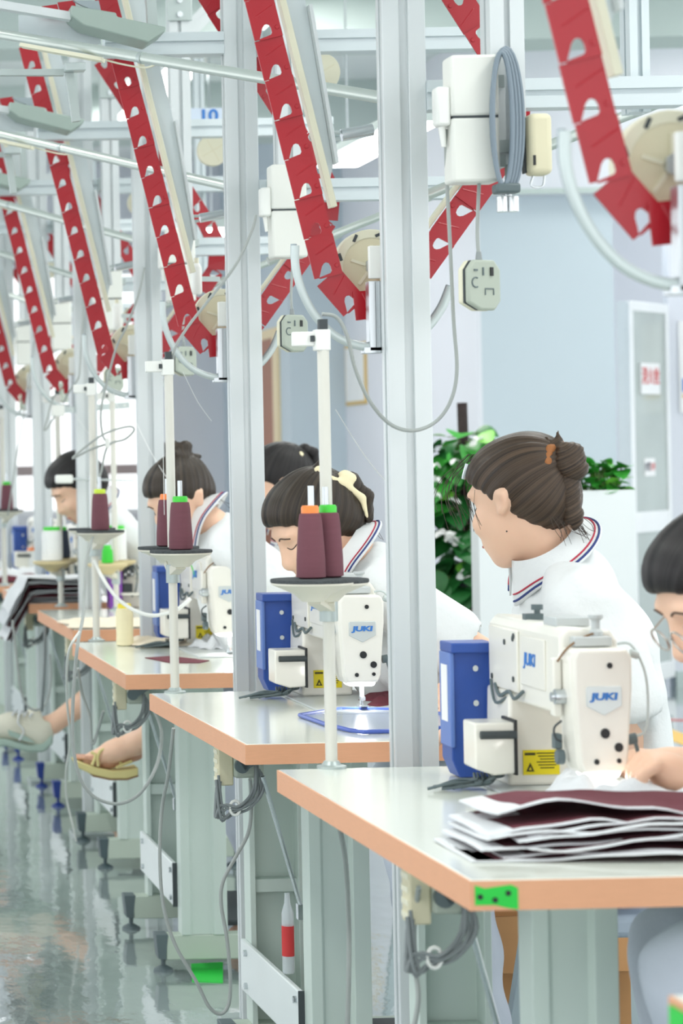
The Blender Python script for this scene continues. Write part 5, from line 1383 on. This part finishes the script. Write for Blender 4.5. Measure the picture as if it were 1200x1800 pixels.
    m = MB(); m.tube([FS(q, z, -.0005) for q, z in ((.020, -.068), (.010, -.066), (0, -.0675), (-.010, -.066), (-.020, -.068))], .0030 * hs, 6, sm=3); m.build('lips', 'lip', t, world=True)
    # hair cap
    h_add = [he((-.014, 0, .040), (.103, .082, .091)), he((-.060, 0, -.005), (.056, .065, .062)), he((.026, 0, .062), (.064, .068, .056))]
    hp = (H(-.05, 0, -.072), Hm @ Vector((-.35, 0, .94)))
    v, fcs = sdf_mesh(h_add, vox * .75, .02, [he((.082, 0, -.062), (.102, .125, .118))], [hp], ksub=.018)
    FB = H(*flow); axis = np.array((FB - C).normalized()); e1 = np.array(Hm @ Vector((.3, 0, 1.0))); e1 = e1 - axis * (e1 @ axis); e1 /= np.linalg.norm(e1); e2 = np.cross(axis, e1); Cn = np.array(C)
    def strand(vv):
        q = vv - Cn; a = np.arctan2(q @ e2, q @ e1); return a * 1.0 + 10 + .35 * (q @ axis)
    np_object('hair', v, fcs, hair, t, 1, lambda vv: (vnoise(strand(vv) * 14, 1) - .5) * .004 * hs, strand)
    def strand2(vv, c=None):
        q = (vv - Cn); return (q @ e1) * 22 + (q @ e2) * 14 + (q @ axis) * 8 + 20
    if bun:
        for nm, prims in bun.items():
            pr = [cap(H(*p[0]), H(*p[1]), p[2] * hs, p[3] * hs) for p in prims[0]]
            v, fcs = sdf_mesh(pr, vox * .7, .008)
            if prims[1] == 'hair': np_object(nm, v, fcs, hair, t, 1, lambda vv: (vnoise(strand2(vv) * 9, 3) - .5) * .004 * hs, strand2)
            else: np_object(nm, v, fcs, prims[1], t, 1)
    # wisps
    rnd = random.Random(hash(lab) % 1000 if False else len(lab)); m = MB()
    for q in range(bangs):
        y0 = rnd.uniform(-.06, .07); fw = rnd.uniform(.0, .03) * (1.6 if bangs > 12 else .7)
        m.tube([H(.050, y0 * .9, .105), H(.088 + fw * .5, y0, .075), H(.092 + fw, y0 * 1.08, .04), H(.088 + fw + rnd.uniform(-.012, .012), y0 * 1.12 + rnd.uniform(-.01, .01), .04 - rnd.uniform(.02, .075))], .00055 * hs, 4, sm=5)
    for q in range(3 if bangs > 12 else 0): m.tube([H(.045, .072, .035), H(.052, .076, .0), H(.050 + rnd.uniform(-.01, .012), .072, -.03 - rnd.uniform(0, .03))], .00035 * hs, 4, sm=5)
    for q in range(22 if bangs > 12 else 5):
        s = rnd.uniform(-.05, .05); m.tube([H(-.085, s, -.045), H(-.094 - rnd.uniform(0, .012), s * 1.2, -.068 - rnd.uniform(0, .01)), H(-.096 - rnd.uniform(0, .02), s * 1.4 + rnd.uniform(-.015, .015), -.082 - rnd.uniform(0, .025))], .0005 * hs, 4, sm=4)
    w_ = m.build('loose_strands', 'h_flat', t, world=True); w_['kind'] = 'stuff'
    # shirt
    inf = .013
    sh = [cap(chest, pelvis + V(0, 0, .0), .105 + inf, .125 + inf), cap(nb + dT * .075, chest, .080 + inf, .11 + inf), cap(sl * .95 + nb * .05, nb + dT * .042, .048 + inf * .8, .050 + inf), cap(sr * .95 + nb * .05, nb + dT * .042, .048 + inf * .8, .050 + inf),
          cap(chest + bl * .07, pelvis + bl * .075, .09 + inf, .105 + inf), cap(chest - bl * .07, pelvis - bl * .075, .09 + inf, .105 + inf)]
    for (e, wv), s0 in zip(arms, (sl, sr)):
        e2_ = s0.lerp(Vector(e), sleeve); sh += [cap(s0, e2_, .052 + inf, .058 + inf)]
    na = (H(-.015, 0, -.045) - nb).normalized()
    hem = (pelvis - (chest - pelvis).normalized() * .05, (chest - pelvis).normalized())
    sb = [cap(nb + na * .035, nb + na * .2, .054, .070)]
    for (e, wv), s0 in zip(arms, (sl, sr)):
        dd = (Vector(e) - s0).normalized(); q = s0 + dd * ((Vector(e) - s0).length * sleeve + .052); sb.append(cap(q, q + dd * .02, .056, .07))
    v, fcs = sdf_mesh(sh, vox, .03, sb, [hem], ksub=.006)
    S_ = np.random.RandomState(len(lab)).rand(8) * 6
    def folds(vv):
        a = vv[:, 0] * 30 + vv[:, 2] * 42 + S_[0]; b = vv[:, 1] * 36 - vv[:, 2] * 28 + S_[1]; c = vv[:, 0] * 17 - vv[:, 1] * 19 + vv[:, 2] * 15 + S_[2]
        return .0046 * np.sin(a + 1.6 * np.sin(b * .7)) * np.sin(c) + .0032 * np.sin(b * 1.3 + 1.2 * np.sin(a * .6)) + .005 * np.sin(c * .8 + S_[3])
    so = np_object('shirt', v, fcs, 'shirt', t, 2, folds)
    # collar with stripes
    fr = (bfv - na * bfv.dot(na)).normalized(); lf = na.cross(fr)
    def colp(th, k):
        """k 0 = inner top of the stand, .4 fold, 1 outer edge"""
        front = max(0, math.cos(th)) ** 3
        if k < .4: q = k / .4; r_, h = .056 + .004 * q, .016 + .036 * q
        else: q = (k - .4) / .6; r_, h = .060 + .036 * q, .050 - (.034 + .045 * front) * q
        return nb + na * (h + .008) + (fr * math.cos(th) * (1 + .15 * front) + lf * math.sin(th) * 1.12) * r_
    nt_, nk = 40, 8; vs, fs = [], []
    for j in range(nk + 1):
        for i in range(nt_ + 1):
            th = R(14) + (2 * math.pi - R(28)) * i / nt_; vs.append(colp(th, j / nk))
    for j in range(nk):
        for i in range(nt_): a = j * (nt_ + 1) + i; fs.append((a, a + 1, a + nt_ + 2, a + nt_ + 1))
    m = MB(); m.add(vs, fs); co = m.build('collar', 'shirt', t, world=True, angle=70); sd = co.modifiers.new('thick', 'SOLIDIFY'); sd.thickness = .0035
    for kk, mm in ((.93, 'stripe_navy'), (.84, 'stripe_red')):
        m = MB(); P = [colp(R(15) + (2 * math.pi - R(30)) * i / 48, kk) for i in range(49)]
        ctr = nb + na * .02
        m.tube([p + (p - ctr).normalized() * .0012 for p in P], .0021 if kk > .9 else .0016, 6); m.build('collar_stripe', mm, co, world=True)
    # trousers
    pn = [cap(pelvis + V(0, 0, .02), pelvis, .118, .120), cap(pelvis + bl * .07, pelvis - bl * .07, .112, .112)]
    for (kn, an, toe), s, pf in zip(legs, (1, -1), pfrac):
        hip = pelvis + bl * .085 * s; kn, an = Vector(kn), Vector(an)
        pn += [cap(hip, kn, .096, .072), cap(kn, kn.lerp(an, pf), .072, .060)]
    cuts = []
    v, fcs = sdf_mesh(pn, vox * 1.3, .025)
    np_object('trousers', v, fcs, pants, t, 2, lambda vv: .004 * np.sin(vv[:, 0] * 40 + vv[:, 2] * 55) * np.sin(vv[:, 1] * 33))
    # shoes
    if feet:
        for (kn, an, toe) in legs:
            an, toe = Vector(an), Vector(toe)
            v, fcs = sdf_mesh([cap(an - (toe - an) * .25 - V(0, 0, .02), an.lerp(toe, .5) - V(0, 0, .004), .042, .042), cap(an.lerp(toe, .4) - V(0, 0, .004), toe + (toe - an) * .1, .042, .034)], vox * 1.3, .02)
            np_object('shoe', v, fcs, 'sneaker', t, 1)
    return t, H, Hm
mat('h_flat', '#3a2e25', .5); mat('h_brow', '#5d4a3e', .7)

YL = lambda x, y, z: V(x, y, z)
# --- woman with the brown bun, turned away, behind the nearest machine
nb = at(983, 990, 4.40)
pW, H1, M1 = person('woman in white polo shirt with brown bun, looking away behind the nearest machine', at(916, 882, 4.40), (-.62, .76, -.22), .95, nb, V(1.435, 4.40, .93), V(1.485, 4.42, .63), (-1, .12, 0),
    [((1.43, 4.215, .895), (1.26, 4.29, .84)), ((1.46, 4.62, .90), (1.38, 4.58, .80))],
    [((1.17, 4.34, .60), (1.24, 4.36, .09), (1.12, 4.36, .035)), ((1.18, 4.54, .59), (1.25, 4.57, .09), (1.13, 4.57, .035))], vox=.0052, bangs=34, sleeve=1.1, hair='h_brown', flow=(-.10, -.01, .045),
    bun={'hair_bun': ([((-.122, 0, .060), (-.120, 0, .040), .027, .030), ((-.100, 0, .08), (-.108, 0, .108), .014, .004), ((-.095, .01, .085), (-.088, .01, .104), .010, .003), ((-.080, 0, .045), (-.115, 0, .05), .03, .025)], 'hair'),
         'nape_tail': ([((-.108, .004, .02), (-.104, .004, -.050), .022, .018), ((-.108, .004, -.055), (-.104, .006, -.075), .014, .004)], 'hair'),
         'hair_band': ([((-.099, .024, .080), (-.096, .037, .056), .0075, .0075), ((-.096, .037, .056), (-.098, .034, .026), .0075, .0075), ((-.100, .022, .078), (-.104, -.005, .088), .006, .006), ((-.104, -.005, .088), (-.102, -.032, .070), .006, .006)], 'band_brown')})
m = MB(); m.tube([H1(.045, .078, .085), H1(.052, .080, .072), H1(.06, .078, .060)], .004, 8, sm=3); m.build('hair_clip', 'steel', pW, world=True)
mo = MB(); mo.ell(H1(.0, .066, -.055), (.0016, .0016, .0016), None, 8, 6); mo.build('mole', 'eye_dark', pW, world=True)
stool('grey metal stool under the woman with the brown bun, beside the cardboard box', 1.49, 4.43, .49, w_=.28)

# --- woman at the second table, bent over her machine, claw clip
nb = at(634, 990, 5.22)
person('woman with a cream claw clip bent over the second sewing machine', at(556, 928, 5.22), (-.84, -.10, -.54), .97, nb, V(1.34, 5.24, .88), V(1.57, 5.24, .60), (-1, 0, 0),
    [((1.44, 5.02, .88), tuple(at(826, 1186, 4.98))), ((1.32, 5.50, .88), (1.22, 5.42, .85))],
    [((1.35, 5.15, .58), (1.43, 5.15, .09), (1.33, 5.15, .035)), ((1.35, 5.36, .58), (1.43, 5.36, .09), (1.33, 5.36, .035))], vox=.006, hair='h_dark', flow=(-.085, 0, .075),
    bun={'hair_bun': ([((-.085, .02, .05), (-.112, .02, .045), .034, .024), ((-.112, .03, .035), (-.126, .03, .0), .016, .014), ((-.126, .03, .0), (-.098, .04, -.040), .014, .010), ((-.065, 0, .10), (-.085, .01, .118), .018, .005), ((-.075, .02, .085), (-.095, .02, .105), .010, .003)], 'hair'),
         'claw_clip': ([((-.072, .050, .082), (-.094, .048, .050), .008, .008), ((-.094, .048, .050), (-.108, .050, .008), .008, .0075), ((-.108, .050, .008), (-.092, .058, -.032), .0075, .004), ((-.104, .036, .062), (-.114, .028, .048), .018, .017), ((-.066, .03, .105), (-.078, .03, .095), .013, .011)], 'scrunchie')})

# --- worker at the right edge, sewing at the nearest machine
nb = V(1.395, 3.33, 1.035)
wr = at(1212, 1368, 3.44); kn0 = at(1126, 1338, 3.44)
hd_ = []
pc = wr.lerp(kn0, .45)
hd_ += [cap(wr, pc, .023, .024), cap(pc + V(0, -.012, 0), kn0 + V(.012, -.018, -.004), .017, .013), cap(pc + V(0, .012, 0), kn0 + V(.012, .026, -.002), .017, .013), cap(pc, kn0 + V(.012, .004, .0), .019, .013)]
tips = [(1128, 1392), (1114, 1397), (1108, 1392), (1120, 1386)]
for q in range(4):
    yy = -.030 + .019 * q; k0 = kn0 + V(.010, yy, -.004 + .002 * q); tp = at(*tips[q], 3.44 + yy); md = k0.lerp(tp, .45) + V(-.010, 0, .004)
    hd_ += [('cap', _arr(k0), _arr(md), .0095, .0088, .004), ('cap', _arr(md), _arr(tp), .0088, .0068, .004)]
th = at(1150, 1400, 3.475)
hd_ += [('cap', _arr(wr.lerp(kn0, .35) + V(0, .02, -.01)), _arr(at(1166, 1385, 3.475)), .014, .011, .006), ('cap', _arr(at(1166, 1385, 3.475)), _arr(th), .011, .008, .004)]
pN, HN, MN = person('worker with black hair and glasses at the right edge, guiding white cloth', at(1282, 1050, 3.34), (-.86, -.06, -.50), .98, nb, V(1.50, 3.36, .86), V(1.64, 3.38, .60), (-1, 0, 0),
    [((1.42, 3.24, .82), tuple(wr)), ((1.42, 3.60, .84), (1.30, 3.60, .84))],
    [((1.17, 3.14, .625), (1.28, 3.16, .09), (1.15, 3.16, .035)), ((1.25, 3.42, .60), (1.30, 3.44, .09), (1.17, 3.44, .035))], vox=.005, hair='h_black', flow=(-.10, 0, .03), hand=hd_, sleeve=.7)
g = MB()
for s in (1, -1): g.tube([HN(.104, s * .032 + .021 * math.cos(a), -.008 + .017 * math.sin(a)) for a in [6.283 * q / 20 for q in range(20)]], .0016, 6, closed=True)
g.tube([HN(.104, .011, -.004), HN(.107, 0, -.001), HN(.104, -.011, -.004)], .0014, 6)
for s in (1, -1): g.tube([HN(.102, s * .053, .002), HN(.07, s * .074, .004), HN(-.005, s * .083, .006)], .0014, 6)
g.build('glasses', 'glasses_frame', pN, world=True)

# --- woman with a cream scrunchie behind
nb = at(530, 920, 7.05)
person('woman with dark hair and a cream scrunchie, behind the claw clip woman', at(492, 856, 7.0), (-.93, .10, -.34), .96, nb, nb + V(.05, 0, -.20), V(nb.x + .13, 7.05, .62), (-1, 0, 0),
    [((nb.x - .02, 6.85, .90), (nb.x - .20, 6.9, .86)), ((nb.x - .02, 7.25, .90), (nb.x - .20, 7.2, .86))],
    [((nb.x - .16, 6.97, .60), (nb.x + .02, 6.97, .09), (nb.x - .10, 6.97, .035)), ((nb.x - .16, 7.14, .60), (nb.x + .02, 7.14, .09), (nb.x - .10, 7.14, .035))], vox=.008, hair='h_black', flow=(-.07, 0, .085),
    bun={'hair_bun': ([((-.075, 0, .07), (-.105, 0, .078), .018, .018), ((-.105, 0, .078), (-.128, 0, .060), .016, .015), ((-.128, 0, .060), (-.124, 0, .030), .015, .013), ((-.124, 0, .030), (-.095, 0, .025), .013, .014)], 'hair'),
         'scrunchie': ([((-.068, .030, .082), (-.082, .038, .066), .016, .015), ((-.082, .038, .066), (-.090, .036, .044), .013, .010), ((-.060, .010, .098), (-.070, .028, .082), .014, .014)], 'scrunchie')})

# --- woman at the third table
nb = at(374, 925, 6.6)
person('woman with a messy dark bun bent over the third sewing machine', at(318, 878, 6.6), (-.74, -.42, -.52), .93, nb, nb + V(.09, .0, -.19), V(nb.x + .25, 6.62, .60), (-1, 0, 0),
    [((nb.x + .25, 6.42, .87), (nb.x + .16, 6.40, .84)), ((nb.x + .22, 6.82, .88), (nb.x + .12, 6.76, .85))],
    [((nb.x - .02, 6.54, .60), (nb.x + .15, 6.54, .09), (nb.x + .03, 6.54, .035)), ((nb.x + .0, 6.92, .62), (1.03, 7.17, .475), (.90, 7.20, .425))], vox=.008, pfrac=(.86, .35), hair='h_dark', flow=(-.06, 0, .10), feet=False,
    bun={'hair_bun': ([((-.055, .015, .098), (-.082, -.012, .105), .028, .028), ((-.045, .0, .120), (-.09, .01, .122), .024, .020), ((-.09, .01, .122), (-.115, 0, .110), .012, .004), ((-.04, .02, .13), (-.032, .02, .145), .009, .003), ((-.07, .0, .13), (-.075, 0, .155), .010, .003), ((-.09, .02, .085), (-.115, .02, .075), .014, .005)], 'hair')})
# --- hair of a person behind her
nb = at(318, 885, 9.25)
person('person with black hair mostly hidden behind the messy bun', at(292, 836, 9.2), (-.9, .2, -.3), .95, nb, nb + V(.05, 0, -.2), V(nb.x + .12, 9.25, .62), (-1, 0, 0),
    [((nb.x, 9.05, .90), (nb.x - .18, 9.1, .86)), ((nb.x, 9.45, .90), (nb.x - .18, 9.4, .86))],
    [((nb.x - .16, 9.17, .60), (nb.x + .02, 9.17, .09), (nb.x - .10, 9.17, .035)), ((nb.x - .16, 9.34, .60), (nb.x + .02, 9.34, .09), (nb.x - .10, 9.34, .035))], vox=.011, hair='h_black')
# --- woman at the fourth table
nb = at(182, 900, 8.72)
person('woman with short black hair bent down behind the fourth post', at(138, 858, 8.7), (-.82, -.08, -.57), 1.0, nb, nb + V(.09, 0, -.19), V(nb.x + .26, 8.72, .60), (-1, 0, 0),
    [((nb.x + .30, 8.55, .90), (nb.x + .24, 8.50, .84)), ((nb.x + .30, 8.92, .90), (nb.x + .22, 8.84, .85))],
    [((nb.x + .08, 8.66, .56), (.965, 8.76, .365), (.80, 8.77, .335)), ((nb.x + .0, 8.86, .58), (nb.x + .14, 8.86, .09), (nb.x + .02, 8.86, .035))], vox=.009, hair='h_black', flow=(-.10, 0, 0), pants='pants_black', feet=False, pfrac=(.42, .86))

# sandal and sneaker worn on the outstretched feet
D = 7.20
t = thing('platform_sandal', 'yellow platform sandal with crossed straps on a bare foot under the third table', 'sandal', at(175, 1345, D))
so = [(127, 1333), (140, 1337), (170, 1347), (195, 1352), (222, 1350), (240, 1346), (240, 1360), (220, 1366), (190, 1366), (160, 1359), (135, 1347)]
m = MB(); m.prism([(at(*q, D).x, at(*q, D).z) for q in so], D - .042, D + .042); m.build('platform_sole', 'sandal', t, world=True, bevel=.004)
m = MB(); m.prism([(at(q[0], q[1] + .5, D).x, at(q[0], q[1] + .5, D).z) for q in [(160, 1359), (190, 1365), (220, 1365), (240, 1359), (240, 1361.5), (220, 1368), (190, 1368), (160, 1361.5)]], D - .041, D + .041); m.build('outsole', 'sole_brown', t, world=True)
for a in ([(162, 1345), (168, 1328), (160, 1322)], [(173, 1347), (172, 1330), (180, 1318), (196, 1320), (214, 1343)], [(205, 1349), (214, 1345), (232, 1338)]):
    P = []
    m = MB(); m.tube([at(q[0], q[1], D - .040 + .004 * i) for i, q in enumerate(a)], .0048, 8, sm=5); m.build('strap', 'sandal', t, world=True)
ft = thing('bare_foot', 'bare toes in the yellow platform sandal', 'foot', at(175, 1338, D))
pr = [cap(at(235, 1318, D), at(190, 1332, D), .034, .030), cap(at(190, 1332, D), at(165, 1335, D), .028, .018)]
for q in range(5):
    y0 = -.030 + .014 * q; L_ = (138, 141, 143, 145, 148)[::-1][q]
    pr += [('cap', _arr(at(168, 1334, D) + V(0, y0, 0)), _arr(at(L_, 1330 + .6 * q, D) + V(0, y0, 0)), .010, .0075 + .0006 * q, .004)]
v, fcs = sdf_mesh(pr, .004, .014); np_object('foot_skin', v, fcs, 'skin_foot', ft, 1)
D = 8.76
t = thing('sneaker', 'cream and pale green sneaker with loose laces at the left edge', 'shoe', at(40, 1300, D))
pr = [cap(at(70, 1290, D), at(20, 1276, D), .050, .046), cap(at(20, 1276, D), at(-45, 1285, D), .046, .032), cap(at(78, 1272, D), at(60, 1262, D), .040, .036)]
v, fcs = sdf_mesh(pr, .006, .02, [cap(at(95, 1250, D), at(78, 1266, D), .034, .030)]); np_object('shoe_upper', v, fcs, 'sneaker', t, 1)
m = MB(); m.prism([(at(*q, D).x, at(*q, D).z) for q in ((90, 1288), (92, 1304), (75, 1320), (48, 1320), (8, 1310), (-46, 1312), (-48, 1300), (6, 1296), (50, 1307), (72, 1305))], D - .045, D + .045); m.build('sole', 'sneaker_green', t, world=True, bevel=.008)
m = MB()
for q in range(4): m.tube([at(22 + 10 * q, 1257 + q, D - .045), at(28 + 10 * q, 1250 + q, D - .02), at(30 + 10 * q, 1249 + q, D + .02)], .004, 6, sm=4)
m.tube([at(35, 1254, D - .05), at(32, 1270, D - .055), at(42, 1285, D - .055), at(34, 1302, D - .055)], .003, 6, sm=5); m.build('laces', 'white_cloth', t, world=True)
m = MB(); m.prism([(at(*q, D).x, at(*q, D).z) for q in ((12, 1280), (45, 1292), (60, 1303), (40, 1300), (14, 1290))], D - .0535, D - .049); m.build('side_patch', 'sneaker_green', t, world=True)
